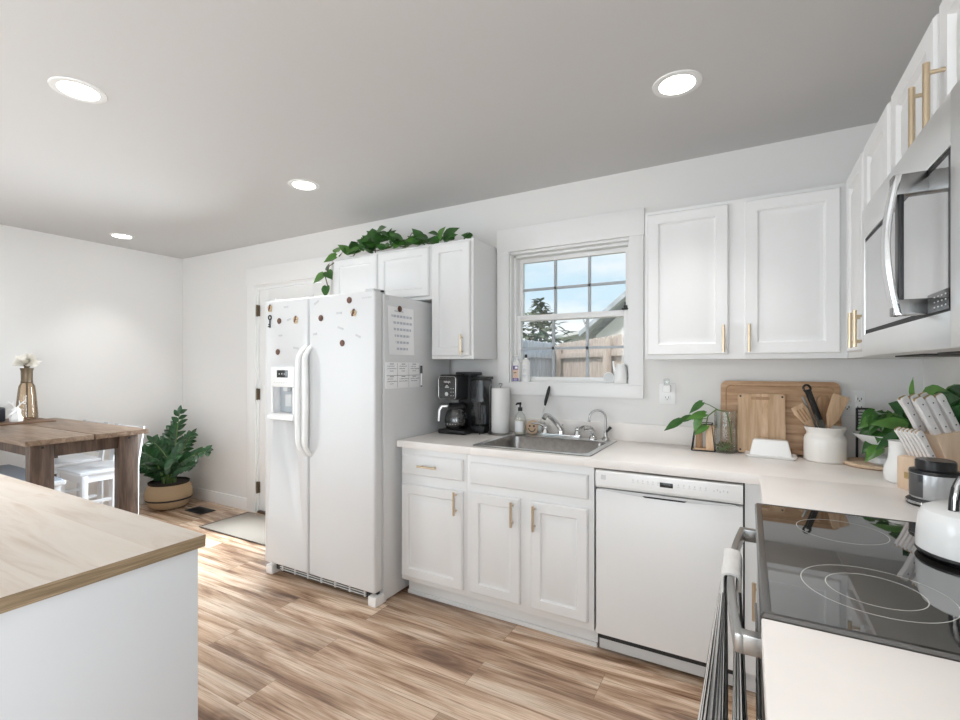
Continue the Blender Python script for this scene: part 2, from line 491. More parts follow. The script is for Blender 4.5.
    def leaf(self, base, d, up, L, W, droop=.25, heart=True, mi=None, fold=.22):
        base, d, up = Vector(base), Vector(d).normalized(), Vector(up)
        s = d.cross(up)
        if s.length < 1e-3: s = Vector((1, 0, 0))
        s.normalize(); up = s.cross(d).normalized()
        T = [0, .12, .3, .5, .72, .9, 1.0]
        Wd = [.30, .82, 1.0, .88, .52, .18, 0.0] if heart else [.12, .55, .92, 1.0, .70, .30, 0.0]
        rows = []
        for t_, w_ in zip(T, Wd):
            c = base + d * (L * t_) - up * (droop * L * t_ * t_)
            hw = max(w_, .02) * W / 2
            back = d * (-.10 * L if heart and t_ < .2 else 0)
            rows.append([c - s * hw + back + up * (hw * fold), c - s * hw * .5 + up * (hw * fold * .3), c, c + s * hw * .5 + up * (hw * fold * .3), c + s * hw + back + up * (hw * fold)])
        return self.sheet(rows, mi)


def tag(o, label=None, cat=None, group=None, kind=None):
    if label: o['label'] = label
    if cat: o['category'] = cat
    if group: o['group'] = group
    if kind: o['kind'] = kind
    return o


def thing(name, label, cat, loc=(0, 0, 0), rz=0.0, group=None):
    o = bpy.data.objects.new(name, None)
    o.empty_display_size = .1
    COL.objects.link(o)
    o.location = loc
    o.rotation_euler = (0, 0, rz)
    return tag(o, label, cat, group)


def root_of(o):
    while o.parent: o = o.parent
    return o


def obj(name, mb, mats, parent=None, local=False, sharp=35, label=None):
    """link one mesh; coordinates in mb are world ones unless local (then they are the root's own)"""
    me = bpy.data.meshes.new(name)
    if parent is not None and not local:
        bmesh.ops.translate(mb.bm, verts=mb.bm.verts, vec=-Vector(root_of(parent).location))
    elif parent is None and local:
        pass
    mb.bm.to_mesh(me); mb.bm.free()
    for m in (mats if isinstance(mats, (list, tuple)) else [mats]):
        me.materials.append(M[m] if isinstance(m, str) else m)
    try:
        me.set_sharp_from_angle(angle=math.radians(sharp))
    except Exception:
        pass
    o = bpy.data.objects.new(name, me)
    COL.objects.link(o)
    if parent is not None:
        o.parent = parent
    if label: o['label'] = label
    return o


def solo(name, mb, mats, label, cat, group=None, sharp=35):
    """a thing that is a single mesh: origin at its base"""
    xs = [v.co for v in mb.bm.verts]
    c = Vector(((min(p.x for p in xs) + max(p.x for p in xs)) / 2, (min(p.y for p in xs) + max(p.y for p in xs)) / 2, min(p.z for p in xs)))
    bmesh.ops.translate(mb.bm, verts=mb.bm.verts, vec=-c)
    o = obj(name, mb, mats, sharp=sharp)
    o.location = c
    return tag(o, label, cat, group)


def struct(name, mb, mats, label=None):
    o = obj(name, mb, mats)
    o['kind'] = 'structure'
    if label: o['label'] = label
    return o


# ================================================================== THE SETTING
struct('floor', MB().box(XL - .2, .2, YR - .2, .2, -.12, 0), 'floor')
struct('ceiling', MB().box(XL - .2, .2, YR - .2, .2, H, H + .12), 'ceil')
struct('wall_left', MB().box(XL - .16, XL, -3.6, 0, 0, H).box(XL - .16, XL, YR, -5.3, 0, H).box(XL - .16, XL, -5.3, -3.6, 0, .4).box(XL - .16, XL, -5.3, -3.6, 2.2, H), 'wall')
struct('wall_right', MB().box(0, .16, -3.35, 0, 0, H).box(0, .16, YR, -5.35, 0, H).box(0, .16, -5.35, -3.35, 0, .35).box(0, .16, -5.35, -3.35, 2.25, H), 'wall')
WX0, WX1, WZ0, WZ1 = -2.032, -1.268, 1.233, 2.078      # kitchen window opening
DX0, DX1, DZ1 = -4.61, -3.75, 2.065                    # back door opening
T = .16
b = MB()
b.box(XL - .16, DX0, 0, T, 0, H).box(DX1, WX0, 0, T, 0, H).box(WX1, .16, 0, T, 0, H)
b.box(DX0, DX1, 0, T, DZ1, H).box(WX0, WX1, 0, T, 0, WZ0).box(WX0, WX1, 0, T, WZ1, H)
struct('wall_back', b, 'wall')
# the wall behind the camera with two unseen windows added for fill light
b = MB()
RW = [(-5.4, -3.3), (-2.7, -.4)]
z0, z1 = .08, 2.10
b.box(XL, -5.4, YR - .16, YR, 0, H).box(-3.3, -2.7, YR - .16, YR, 0, H).box(-.4, 0, YR - .16, YR, 0, H)
for a, c in RW:
    b.box(a, c, YR - .16, YR, 0, z0).box(a, c, YR - .16, YR, z1, H)
struct('wall_rear', b, 'wall')
for i, (a, c) in enumerate(RW):
    b = MB()
    f = .06
    b.box(a, c, YR - .10, YR - .04, z0, z0 + f).box(a, c, YR - .10, YR - .04, z1 - f, z1)
    for x in (a, (a + c) / 2 - f / 2, c - f):
        b.box(x, x + f, YR - .10, YR - .04, z0 + f, z1 - f)
    wn = struct('window_%d' % (i + 2), b, 'trim', 'unseen white framed patio window added for fill light in the wall opposite the sink, pane %d' % (i + 1))
    p = obj('glass', MB().box(a + f, c - f, YR - .075, YR - .070, z0 + f, z1 - f), 'glass', wn)

b = MB()  # unseen right wall window, added to let fill light in
f = .06
b.box(.05, .11, -5.35, -3.35, .35, .35 + f).box(.05, .11, -5.35, -3.35, 2.25 - f, 2.25)
for y in (-5.35, -4.38, -3.35 - f):
    b.box(.05, .11, y, y + f, .35 + f, 2.25 - f)
wl = MB()  # unseen left wall window, added to light the right-hand cabinets
wl.box(XL - .11, XL - .05, -5.3, -3.6, .4, .4 + f).box(XL - .11, XL - .05, -5.3, -3.6, 2.2 - f, 2.2)
for y in (-5.3, -4.48, -3.6 - f):
    wl.box(XL - .11, XL - .05, y, y + f, .4 + f, 2.2 - f)
wn = struct('window_5', wl, 'trim', 'unseen white framed window added for fill light in the left wall')
obj('glass', MB().box(XL - .083, XL - .078, -5.3 + f, -3.6 - f, .4 + f, 2.2 - f), 'glass', wn)
wn = struct('window_4', b, 'trim', 'unseen white framed window added for fill light in the right wall')
obj('glass', MB().box(.078, .083, -5.35 + f, -3.35 - f, .35 + f, 2.25 - f), 'glass', wn)

# window over the sink: casing, frame, two sashes, panes, lock
b = MB()
b.box(-2.113, WX0, -.02, 0, WZ0, 2.095, .002).box(WX1, -1.190, -.02, 0, WZ0, 2.095, .002)
b.box(-2.118, -1.185, -.024, 0, 2.085, 2.235, .003)
b.box(-2.113, -1.190, -.022, 0, 1.160, WZ0, .003)
# reveal lining and sill board
b.box(WX0, WX0 + .008, 0, T, WZ0, WZ1).box(WX1 - .008, WX1, 0, T, WZ0, WZ1).box(WX0, WX1, 0, T, WZ1 - .008, WZ1)
b.box(WX0, WX1, -.005, T, WZ0 - .001, WZ0 + .010, .002)
struct('trim_1', b, 'trim', 'wide flat white casing around the sink window')
x0, x1, zb, zt = WX0 + .008, WX1 - .008, WZ0 + .010, WZ1 - .008
b = MB()
for xx in ((x0, x0 + .016), (x1 - .014, x1)):
    b.box(xx[0], xx[1], .045, .145, zb, zt, .002)
b.box(x0, x1, .045, .145, zt - .016, zt, .002).box(x0, x1, .045, .145, zb, zb + .008, .002)
win = struct('window_1', b, 'trim', 'white double-hung window with six-pane sashes over the sink')


def sash(name, xa, xb, za, zb_, ya, yb, rail, top, bot):
    m = MB()
    m.box(xa, xa + rail, ya, yb, za, zb_, .002).box(xb - rail, xb, ya, yb, za, zb_, .002)
    m.box(xa + rail, xb - rail, ya, yb, zb_ - top, zb_, .002).box(xa + rail, xb - rail, ya, yb, za, za + bot, .002)
    s_ = obj(name, m, 'trim', win)
    g = MB().box(xa + rail, xb - rail, (ya + yb) / 2 - .002, (ya + yb) / 2 + .002, za + bot, zb_ - top)
    obj('pane', g, 'glass', s_)
    m = MB()
    wi, hi = (xb - xa - 2 * rail), (zb_ - top - za - bot)
    for k in (1, 2):
        x = xa + rail + wi * k / 3
        m.box(x - .008, x + .008, (ya + yb) / 2 - .008, (ya + yb) / 2 + .008, za + bot, zb_ - top)
    z = za + bot + hi / 2
    m.box(xa + rail, xb - rail, (ya + yb) / 2 - .008, (ya + yb) / 2 + .008, z - .008, z + .008)
    obj('muntin_grid', m, 'muntin', s_)
    return s_


sash('upper_sash', x0 + .016, x1 - .014, 1.640, zt - .016, .100, .130, .024, .026, .030)
sash('lower_sash', x0 + .016, x1 - .014, zb + .008, 1.676, .060, .092, .027, .036, .024)
b = MB().box(-1.325, -1.285, .045, .075, 1.676, 1.686, .002).box(-1.315, -1.295, .050, .066, 1.686, 1.702, .003).box(-1.31, -1.304, .05, .06, 1.702, 1.721, .002)
obj('sash_lock', b, 'blackmatte', win, label='small dark sash lock')

# back door with its casing
b = MB()
b.box(-4.730, DX0, -.02, 0, 0, 2.085, .003).box(DX1, DX1 + .105, -.02, 0, 0, 2.085, .003)
b.box(-4.740, DX1 + .115, -.024, 0, 2.085, 2.245, .003)
b.box(DX0, DX0 + .016, 0, T, 0, DZ1).box(DX1 - .016, DX1, 0, T, 0, DZ1).box(DX0 + .016, DX1 - .016, 0, T, DZ1 - .016, DZ1)
struct('trim_2', b, 'trim', 'wide flat white casing around the back door')
b = MB()
xa, xb = DX0 + .020, DX1 - .020
L0, L1, M0, M1 = xa + .125, xb - .125, .26, 1.93
ya, yb = .012, .056
b.box(xa, L0, ya, yb, .022, 2.045, .002).box(L1, xb, ya, yb, .022, 2.045, .002)
b.box(L0, L1, ya, yb, .022, M0, .002).box(L0, L1, ya, yb, M1, 2.045, .002)
# raised frame around the glass with little screw caps
for q in ((L0 - .02, L0 + .012, M0 - .02, M1 + .02), (L1 - .012, L1 + .02, M0 - .02, M1 + .02), (L0, L1, M0 - .02, M0 + .012), (L0, L1, M1 - .012, M1 + .02)):
    b.box(q[0], q[1], ya - .012, ya + .002, q[2], q[3], .003)
dr = struct('door_1', b, 'trim', 'white glazed back door half hidden by the refrigerator')
obj('glass', MB().box(L0, L1, .030, .036, M0, M1), 'glass', dr)
for k, z in enumerate((1.853, 1.088, .232)):
    obj('hinge', MB().box(DX0 + .002, DX0 + .030, -.004, .012, z - .05, z + .05, .002).cyl((DX0 + .012, -.008, z - .053), (DX0 + .012, -.008, z + .053), .008), 'hinge', dr, label='aged bronze hinge')
obj('threshold', MB().box(DX0 + .016, DX1 - .016, -.01, T, .0, .020, .003), 'hinge', dr)
obj('door_knob', MB().lathe([(0, 0), (.026, .002), (.026, .008), (.010, .012), (.010, .035), (.027, .045), (.027, .062), (0, .070)], mtx=Matrix.Translation((xb - .06, ya, .96)) @ Matrix.Rotation(PI / 2, 4, 'X')), 'hinge', dr)

b = MB()
b.box(XL + .014, -4.730, -.014, 0, 0, .112, .004).box(DX1 + .105, -3.42, -.014, 0, 0, .112, .004)
struct('baseboard_back', b, 'trim')
struct('baseboard_left', MB().box(XL, XL + .014, YR, 0, 0, .112, .004), 'trim')


# ================================================================== CEILING LIGHTS
def downlight(x, y, label):
    t = thing('recessed_ceiling_light', label, 'ceiling light', (x, y, H), 0, 'recessed ceiling lights')
    obj('trim_ring', MB().lathe([(.066, -.003), (.080, -.006), (.092, -.004), (.094, 0), (.066, 0)], (0, 0, 0), 40), 'white', t, True)
    obj('diffuser', MB().lathe([(0, -.0045), (.067, -.0040), (.067, -.001)], (0, 0, 0), 40), 'lampglow', t, True)
    l = lamp('downlight_lamp', 'AREA', (0, 0, -.012), (0, 0, 0), LAMP_W, (1, .99, .98), shape='DISK', size=.13, spread=math.radians(80))
    l.parent = t
    return t


downlight(-3.05, -1.92, 'recessed round ceiling light above the pale island, largest on the left')
downlight(-.923, -.772, 'recessed round ceiling light above the right end of the sink counter')
downlight(-3.07, -.775, 'recessed round ceiling light in front of the refrigerator')
downlight(-.923, -1.92, 'added unseen recessed round ceiling light for the near counter, just over the camera')  # unseen lamp added to brighten the near counter
downlight(-5.37, -.75, 'recessed round ceiling light above the dining corner, smallest and farthest')

# ================================================================== CABINETS
DOORP = [(0, 0), (0, .015), (.005, .021), (.050, .021), (.057, .009), (.065, .009), (.090, .0185)]
DRAWP = [(0, 0), (0, .012), (.007, .0175), (.016, .0185), (.020, .0200)]
UX, UY, UZ = (1, 0, 0), (0, 1, 0), (0, 0, 1)


def bar_handle(parent, p, axis, L, n, local=False):
    """bar pull centred at p on the door face; n = outward"""
    p, a, n = Vector(p), Vector(axis), Vector(n)
    m = MB()
    c = p + n * .030
    m.cyl(c - a * L / 2, c + a * L / 2, .0062, n=14)
    for s_ in (-1, 1):
        q = p + a * (s_ * (L / 2 - .020))
        m.cyl(q, q + n * .030, .0045, n=10)
    return obj('handle', m, 'brass', parent, local, label='slim brass bar pull')


def door_back(parent, xa, xb, za, zb, y, handle=None, name='door', prof=DOORP):
    """door on a cabinet facing -y whose face frame is at y"""
    m = MB().panel((xa, y, za), UX, UZ, (0, -1, 0), xb - xa, zb - za, prof)
    d = obj(name, m, 'cab', parent, sharp=25)
    if handle:
        hx, hz, ax, L = handle
        bar_handle(d, (hx, y - .020, hz), ax, L, (0, -1, 0))
    return d


def door_right(parent, ya, yb, za, zb, x, handle=None, name='door', prof=DOORP):
    """door on a cabinet facing -x whose face frame is at x"""
    m = MB().panel((x, yb, za), (0, -1, 0), UZ, (-1, 0, 0), yb - ya, zb - za, prof)
    d = obj(name, m, 'cab', parent, sharp=25)
    if handle:
        hy, hz, ax, L = handle
        bar_handle(d, (x - .020, hy, hz), ax, L, (-1, 0, 0))
    return d


# base cabinet with drawer, left of the sink
FY = -.610
t = thing('base_cabinet', 'white base cabinet with one drawer, right beside the refrigerator', 'cabinet', (-2.215, -.3, 0))
obj('cabinet_body', MB().box(-2.435, -1.994, FY, -.002, .105, .874, .001), 'cab', t)
obj('toe_kick', MB().box(-2.435, -1.994, -.545, -.10, 0, .105).box(-2.435, -1.994, -.557, -.545, 0, .022, .003), 'cab', t)
door_back(t, -2.425, -2.012, .135, .666, FY, (-2.048, .606, UZ, .125))
door_back(t, -2.425, -2.012, .722, .838, FY, (-2.229, .781, UX, .125), 'drawer', DRAWP)
# sink base
t = thing('sink_base_cabinet', 'white sink base cabinet with a plain front panel over two doors', 'cabinet', (-1.645, -.3, 0))
b = MB().box(-1.993, -1.303, FY, -.59, .105, .874, .001).box(-1.993, -1.978, -.59, -.01, .105, .874).box(-1.318, -1.303, -.59, -.01, .105, .874).box(-1.978, -1.318, -.59, -.01, .105, .125)
obj('cabinet_body', b, 'cab', t)
obj('toe_kick', MB().box(-1.993, -1.303, -.545, -.10, 0, .105).box(-1.993, -1.303, -.557, -.545, 0, .022, .003), 'cab', t)
door_back(t, -1.966, -1.328, .718, .832, FY, None, 'front_panel', DRAWP)
door_back(t, -1.966, -1.676, .143, .674, FY, (-1.711, .598, UZ, .125))
door_back(t, -1.616, -1.328, .143, .674, FY, (-1.592, .598, UZ, .125))

# dishwasher
t = thing('dishwasher', 'white dishwasher with a control strip under the counter beside the sink cabinet', 'dishwasher', (-.99, -.3, 0))
obj('tub', MB().box(-1.292, -.690, -.585, -.03, .07, .868), 'darkgap', t)
d = obj('door', MB().box(-1.288, -.694, -.632, -.585, .112, .778, .006), 'dw', t)
prof = [(-.585, .866), (-.632, .866), (-.640, .862), (-.640, .800), (-.632, .788), (-.612, .782), (-.585, .782)]
cp = obj('control_panel', MB().prism(prof, 'x', -1.288, -.694, .002), 'white', t)
b = MB()
# pocket handle: its bowed shading put in as a grey piece and a dark slot
pts = []
for k in range(13):
    u = -1 + 2 * k / 12
    pts.append((-.99 + u * .27, .780 - .014 * (1 - u * u)))
pts = pts + [(x, .784) for x, z in pts[::-1]]
obj('pocket_shading', b.prism(pts, 'y', -.639, -.634), 'greyplastic', t)
b = MB().prism([(-1.08, .7735), (-.90, .7735), (-.91, .767), (-1.07, .767)], 'y', -.6405, -.634)
obj('handle_slot', b, 'darkgap', t)
obj('display', MB().box(-1.008, -.955, -.6412, -.638, .822, .842, .001), 'display', cp)
b = MB()
for k in range(6):
    for q in (0, 1):
        x = -1.125 + k * .021 if q == 0 else -.938 + k * .021
        obj('button_mark', MB().box(x, x + .010, -.6408, -.638, .828, .830).box(x + .003, x + .007, -.6408, -.638, .834, .842), 'greyplastic', cp)
b = MB()
obj('corner_badge', b.box(-1.262, -1.240, -.6408, -.638, .826, .848), 'greyplastic', cp)
for k, (dx, dz, r) in enumerate(((0, 0, .004), (.012, .004, .005), (.022, -.002, .005), (.035, .003, .004), (.048, .001, .005))):
    obj('maker_mark', MB().box(-.80 + dx, -.80 + dx + r, -.6408, -.638, .828 + dz, .831 + dz + r), 'greyplastic', cp)
obj('kick_plate', MB().box(-1.286, -.696, -.580, -.560, .020, .108, .003), 'greyplastic', t)
obj('kick_screw', MB().cyl((-1.262, -.584, .085), (-1.262, -.580, .085), .006), 'blackmatte', t)

# corner filler + base cabinet between the corner and the stove
t = thing('corner_base_cabinet', 'white corner base cabinet between the dishwasher and the stove', 'cabinet', (-.35, -.7, 0))
b = MB().box(-.688, -.605, FY, -.59, .105, .874).box(-.610, -.01, -1.090, -.59, .105, .874, .001)
obj('cabinet_body', b, 'cab', t)
obj('toe_kick', MB().box(-.545, -.01, -1.090, -.59, 0, .105).box(-.688, -.545, -.545, -.53, 0, .105), 'cab', t)
door_right(t, -1.075, -.690, .135, .666, -.610, (-.985, .560, UZ, .125))
door_right(t, -1.075, -.690, .722, .838, -.610, None, 'drawer', DRAWP)
# base cabinet this side of the stove
t = thing('base_cabinet', 'white base cabinet on the near side of the stove', 'cabinet', (-.3, -2.4, 0))
obj('cabinet_body', MB().box(-.610, -.01, -3.10, -1.872, .105, .874, .001), 'cab', t)
obj('toe_kick', MB().box(-.545, -.01, -3.10, -1.872, 0, .105), 'cab', t)
door_right(t, -2.46, -1.885, .135, .838, -.610, (-2.42, .75, UZ, .125))
door_right(t, -3.08, -2.50, .135, .838, -.610, (-2.54, .75, UZ, .125))

# upper cabinets
t = thing('wall_cabinet', 'short white wall cabinet with two doors above the refrigerator', 'cabinet', (-2.865, -.15, 1.77))
obj('cabinet_body', MB().box(-3.295, -2.436, -.310, -.002, 1.772, 2.122, .001), 'cab', t)
door_back(t, -3.283, -2.880, 1.792, 2.106, -.310)
door_back(t, -2.868, -2.448, 1.792, 2.106, -.310)
t = thing('wall_cabinet', 'tall narrow white wall cabinet with one door, left of the window', 'cabinet', (-2.28, -.15, 1.38))
obj('cabinet_body', MB().box(-2.435, -2.127, -.310, -.002, 1.388, 2.122, .001), 'cab', t)
door_back(t, -2.420, -2.145, 1.408, 2.106, -.310, (-2.192, 1.475, UZ, .125))
t = thing('wall_cabinet', 'wide white wall cabinet with two doors, right of the window', 'cabinet', (-.72, -.15, 1.38))
obj('cabinet_body', MB().box(-1.128, -.312, -.310, -.002, 1.376, 2.112, .001), 'cab', t)
door_back(t, -1.114, -.756, 1.398, 2.094, -.310, (-.775, 1.470, UZ, .125))
door_back(t, -.690, -.338, 1.398, 2.094, -.310, (-.672, 1.470, UZ, .125))
t = thing('wall_cabinet', 'white two-door wall cabinet in the corner, left of the microwave', 'cabinet', (-.15, -.72, 1.38))
obj('cabinet_body', MB().box(-.310, -.002, -1.070, -.002, 1.376, 2.112, .001), 'cab', t)
door_right(t, -.705, -.405, 1.398, 2.094, -.310, (-.676, 1.470, UZ, .125))
door_right(t, -1.055, -.735, 1.398, 2.094, -.310, (-.766, 1.470, UZ, .125))
t = thing('wall_cabinet', 'short white wall cabinet with two doors above the microwave', 'cabinet', (-.15, -1.45, 1.79))
obj('cabinet_body', MB().box(-.310, -.002, -1.845, -1.072, 1.792, 2.112, .001), 'cab', t)
door_right(t, -1.440, -1.090, 1.812, 2.094, -.310, (-1.412, 1.880, UZ, .160))
door_right(t, -1.825, -1.470, 1.812, 2.094, -.310, (-1.510, 1.880, UZ, .160))
t = thing('wall_cabinet', 'tall white wall cabinet on the near side of the microwave', 'cabinet', (-.15, -2.1, 1.38))
obj('cabinet_body', MB().box(-.310, -.002, -2.45, -1.847, 1.376, 2.112, .001), 'cab', t)
door_right(t, -2.43, -1.865, 1.398, 2.094, -.310, (-2.39, 1.470, UZ, .125))

# ================================================================== COUNTERTOPS
SX0, SX1, SY0, SY1 = -1.955, -1.345, -.575, -.065      # sink cut-out
t = thing('countertop', 'L-shaped pale laminate countertop running under the window to the stove', 'countertop', (-1.2, -.4, .875))
b = MB()
zc0, zc1 = .875, .914
b.box(-2.456, SX0, -.637, 0, zc0, zc1, .004).box(SX1, -.003, -.637, 0, zc0, zc1, .004)
b.box(SX0 - .004, SX1 + .004, -.637, SY0, zc0, zc1, .004).box(SX0 - .004, SX1 + .004, SY1, 0, zc0, zc1, .004)
b.box(-.637, -.003, -1.096, -.630, zc0, zc1, .004)
obj('worktop', b, 'counter', t)
obj('backsplash', MB().box(-2.456, -.003, -.020, -.001, zc1, 1.015, .003).box(-.022, -.002, -1.096, -.020, zc1, 1.015, .003), 'counter', t)
t = thing('countertop', 'pale laminate countertop on the near side of the stove', 'countertop', (-.3, -2.5, .875))
obj('worktop', MB().box(-.658, -.003, -3.12, -1.8645, zc0, zc1, .004), 'counter', t)
obj('backsplash', MB().box(-.022, -.002, -3.12, -1.868, zc1, 1.015, .003), 'counter', t)

# ================================================================== SINK
t = thing('kitchen_sink', 'stainless steel drop-in sink with a wide bowl below the window', 'sink', (-1.65, -.32, .914))


def rrect(x0, x1, y0, y1, r, z, n=5):
    P = []
    for cx, cy, a0 in ((x1 - r, y1 - r, 0), (x0 + r, y1 - r, 90), (x0 + r, y0 + r, 180), (x1 - r, y0 + r, 270)):
        for k in range(n + 1):
            a = math.radians(a0 + 90 * k / n)
            P.append(Vector((cx + r * math.cos(a), cy + r * math.sin(a), z)))
    return P


L = [rrect(-1.975, -1.325, -.595, -.045, .02, .915), rrect(-1.973, -1.327, -.593, -.047, .02, .919), rrect(-1.962, -1.338, -.582, -.058, .02, .921),
     rrect(-1.945, -1.355, -.568, -.150, .05, .920), rrect(-1.938, -1.362, -.560, -.158, .05, .914), rrect(-1.930, -1.370, -.552, -.166, .05, .80), rrect(-1.915, -1.385, -.537, -.181, .05, .755), rrect(-1.88, -1.42, -.50, -.22, .04, .748)]
o = obj('basin', MB().loops(L, closed_first=False), ['sinksteel', 'steelpale'], t, sharp=50)
for p in o.data.polygons:
    if p.center.z > .0048: p.material_index = 1
obj('drain', MB().lathe([(.0, .7486), (.03, .7486), (.042, .7510), (.045, .7490)], (-1.65, -.36, 0)), 'chrome', t)

# faucet with two lever handles on the sink deck
DZ = .9205
t = thing('kitchen_faucet', 'low chrome two-handle kitchen faucet standing on the back of the sink', 'faucet', (-1.64, -.10, DZ))
obj('base_plate', MB().box(-1.765, -1.525, -.122, -.078, DZ, DZ + .022, .010, 3), 'chrome', t)
b = MB().cyl((-1.645, -.10, DZ + .02), (-1.645, -.10, DZ + .055), .020, .017)
b.tube([(-1.645, -.10, DZ + .045), (-1.650, -.125, DZ + .070), (-1.664, -.190, DZ + .115), (-1.674, -.235, DZ + .140), (-1.682, -.262, DZ + .142), (-1.686, -.276, DZ + .124)], [.018, .016, .014, .014, .0145, .013], 14)
b.box(-1.652, -1.638, -.09, -.076, DZ + .04, DZ + .075, .003)
obj('spout', b, 'chrome', t)
for sx, ang in ((-1.745, 190), (-1.545, -10)):
    b = MB().cyl((sx, -.10, DZ + .018), (sx, -.10, DZ + .05), .022, .014)
    b.ball((sx, -.10, DZ + .052), .016)
    a = math.radians(ang)
    b.tube([(sx, -.10, DZ + .052), (sx + .035 * math.cos(a), -.10 + .035 * math.sin(a), DZ + .072), (sx + .085 * math.cos(a), -.10 + .085 * math.sin(a) - .01, DZ + .076)], [.009, .007, .006], 10)
    obj('lever_handle', b, 'chrome', t)
t = thing('side_sprayer', 'small chrome side sprayer beside the faucet on the sink deck', 'sprayer', (-1.455, -.095, DZ))
obj('collar', MB().lathe([(0, 0), (.024, 0), (.022, .014), (.016, .022), (0, .022)], (-1.455, -.095, DZ)), 'chrome', t)
b = MB().tube([(-1.455, -.095, DZ + .020), (-1.455, -.097, DZ + .048), (-1.463, -.107, DZ + .060), (-1.492, -.135, DZ + .066)], [.013, .014, .016, .013], 14)
obj('spray_head', b, 'chrome', t)
t = thing('filter_tap', 'slim gooseneck steel water tap at the right end of the sink', 'tap', (-1.385, -.085, DZ))
obj('base', MB().lathe([(0, 0), (.022, 0), (.022, .008), (.012, .020), (.010, .05), (0, .05)], (-1.385, -.085, DZ)), 'steel', t)
pts = [(-1.385, -.085, DZ + .04), (-1.385, -.085, DZ + .115)]
for k in range(9):
    a = PI * k / 8
    pts.append((-1.385 - .045 * (1 - math.cos(a)) * .95, -.085 - .045 * (1 - math.cos(a)) * .35, DZ + .125 + .045 * math.sin(a)))
pts.append((pts[-1][0] - .002, pts[-1][1], DZ + .112))
obj('spout', MB().tube(pts, .0062, 12).cyl(pts[-1], (pts[-1][0], pts[-1][1], DZ + .103), .008), 'steel', t)
obj('lever', MB().box(-1.381, -1.371, -.095, -.075, DZ + .045, DZ + .058, .002).tube([(-1.375, -.085, DZ + .052), (-1.357, -.085, DZ + .075)], [.006, .009], 8), 'blackmatte', t)

# ================================================================== REFRIGERATOR
t = thing('refrigerator', 'white side-by-side refrigerator with ice dispenser beside the base cabinets', 'refrigerator', (-2.94, -.4, 0))
FX0, FX1 = -3.408, -2.470
obj('cabinet_body', MB().box(FX0 + .004, FX1, -.728, -.045, .012, 1.752, .006), 'fridge', t)
YD = -.802
ld = obj('door', MB().box(FX0, -3.008, YD, -.738, .080, 1.764, .014, 4), 'fridge', t)
rd = obj('door', MB().box(-2.996, FX1 - .002, YD, -.738, .080, 1.764, .014, 4), 'fridge', t)
obj('door_gasket', MB().box(FX0 + .012, FX1 - .012, -.739, -.727, .085, 1.755), 'greyplastic', t)
for xx, dd in ((-3.035, ld), (-2.968, rd)):
    zt_, zb_ = 1.465, .800
    b = MB()
    pts = []
    for k in range(25):
        u = k / 24
        z = zb_ + (zt_ - zb_) * u
        e = min(1, min(u, 1 - u) / .12)
        y = YD + .008 - .058 * math.sin(e * PI / 2)
        pts.append((xx + (.010 if xx > -3 else -.010) * (1 - math.sin(min(1, min(u, 1 - u) / .35) * PI / 2)) * -1, y, z))
    b.tube(pts, [.012 + .006 * math.sin(min(1, min(i, 24 - i) / 5) * PI / 2) for i in range(25)], 14)
    obj('handle', b, 'white', dd, label='bowed white door handle')
# ice and water dispenser
dp = MB()
x0, x1 = -3.335, -3.115
dp.box(x0, x1, YD - .012, YD + .004, 1.212, 1.340, .005)
dp.box(x0, x0 + .018, YD - .010, YD + .004, 1.045, 1.212, .003).box(x1 - .018, x1, YD - .010, YD + .004, 1.045, 1.212, .003)
dp.prism([(YD + .004, 1.045), (YD - .010, 1.045), (YD - .030, 1.030), (YD - .034, 1.010), (YD + .004, 1.000)], 'x', x0 - .008, x1 + .008, .002)
disp = obj('dispenser', dp, 'white', ld)
cut = obj('cutter', MB().box(x0 + .018, x1 - .018, YD - .02, YD + .052, 1.047, 1.212), 'greyplastic')
cut.location = (0, 0, 0)
wl = ld.parent.location
for v in cut.data.vertices:
    v.co -= wl
cut.parent = ld.parent
bmod = ld.modifiers.new('cut', 'BOOLEAN'); bmod.operation = 'DIFFERENCE'; bmod.object = cut; bmod.solver = 'EXACT'
bpy.context.view_layer.update()
new_me = bpy.data.meshes.new_from_object(ld.evaluated_get(bpy.context.evaluated_depsgraph_get()))
ld.modifiers.clear(); ld.data = new_me
bpy.data.objects.remove(cut)
obj('dispenser_liner', MB().box(x0 + .019, x1 - .019, YD + .0485, YD + .0518, 1.048, 1.211), 'muntin', ld)
obj('dispenser_spout', MB().box(-3.245, -3.205, YD + .012, YD + .044, 1.185, 1.213, .003), 'greyplastic', ld)
obj('dispenser_paddle', MB().box(-3.255, -3.195, YD + .036, YD + .0480, 1.085, 1.165, .004), 'greyplastic', ld)
obj('dispenser_display', MB().box(-3.272, -3.170, YD - .0135, YD - .011, 1.272, 1.318, .001), 'display', ld)
for k in range(7):
    obj('dispenser_button', MB().box(-3.300 + k * .022, -3.288 + k * .022, YD - .0130, YD - .011, 1.236, 1.242), 'greyplastic', ld)
for k in range(3):
    obj('display_digit', MB().box(-3.252 + k * .024, -3.244 + k * .024, YD - .0142, YD - .013, 1.291, 1.298), 'greyplastic', ld)
b = MB()
for k in range(9):
    b.box(-2.566 + k * .0085, -2.560 + k * .0085, YD - .0008, YD + .001, 1.722, 1.731)
obj('brand_badge', b, 'greyplastic', rd)
b = MB().box(FX0 + .02, FX1 - .02, -.760, -.740, .028, .078)
for k in range(3):
    b.box(FX0 + .10, FX1 - .10, -.764, -.758, .034 + k * .014, .040 + k * .014, mi=1)
for k in range(7):
    x = FX0 + .12 + k * .117
    b.box(x, x + .012, -.767, -.758, .030, .076, mi=1)
obj('base_grille', b, ['darkgap', 'greyplastic'], t)
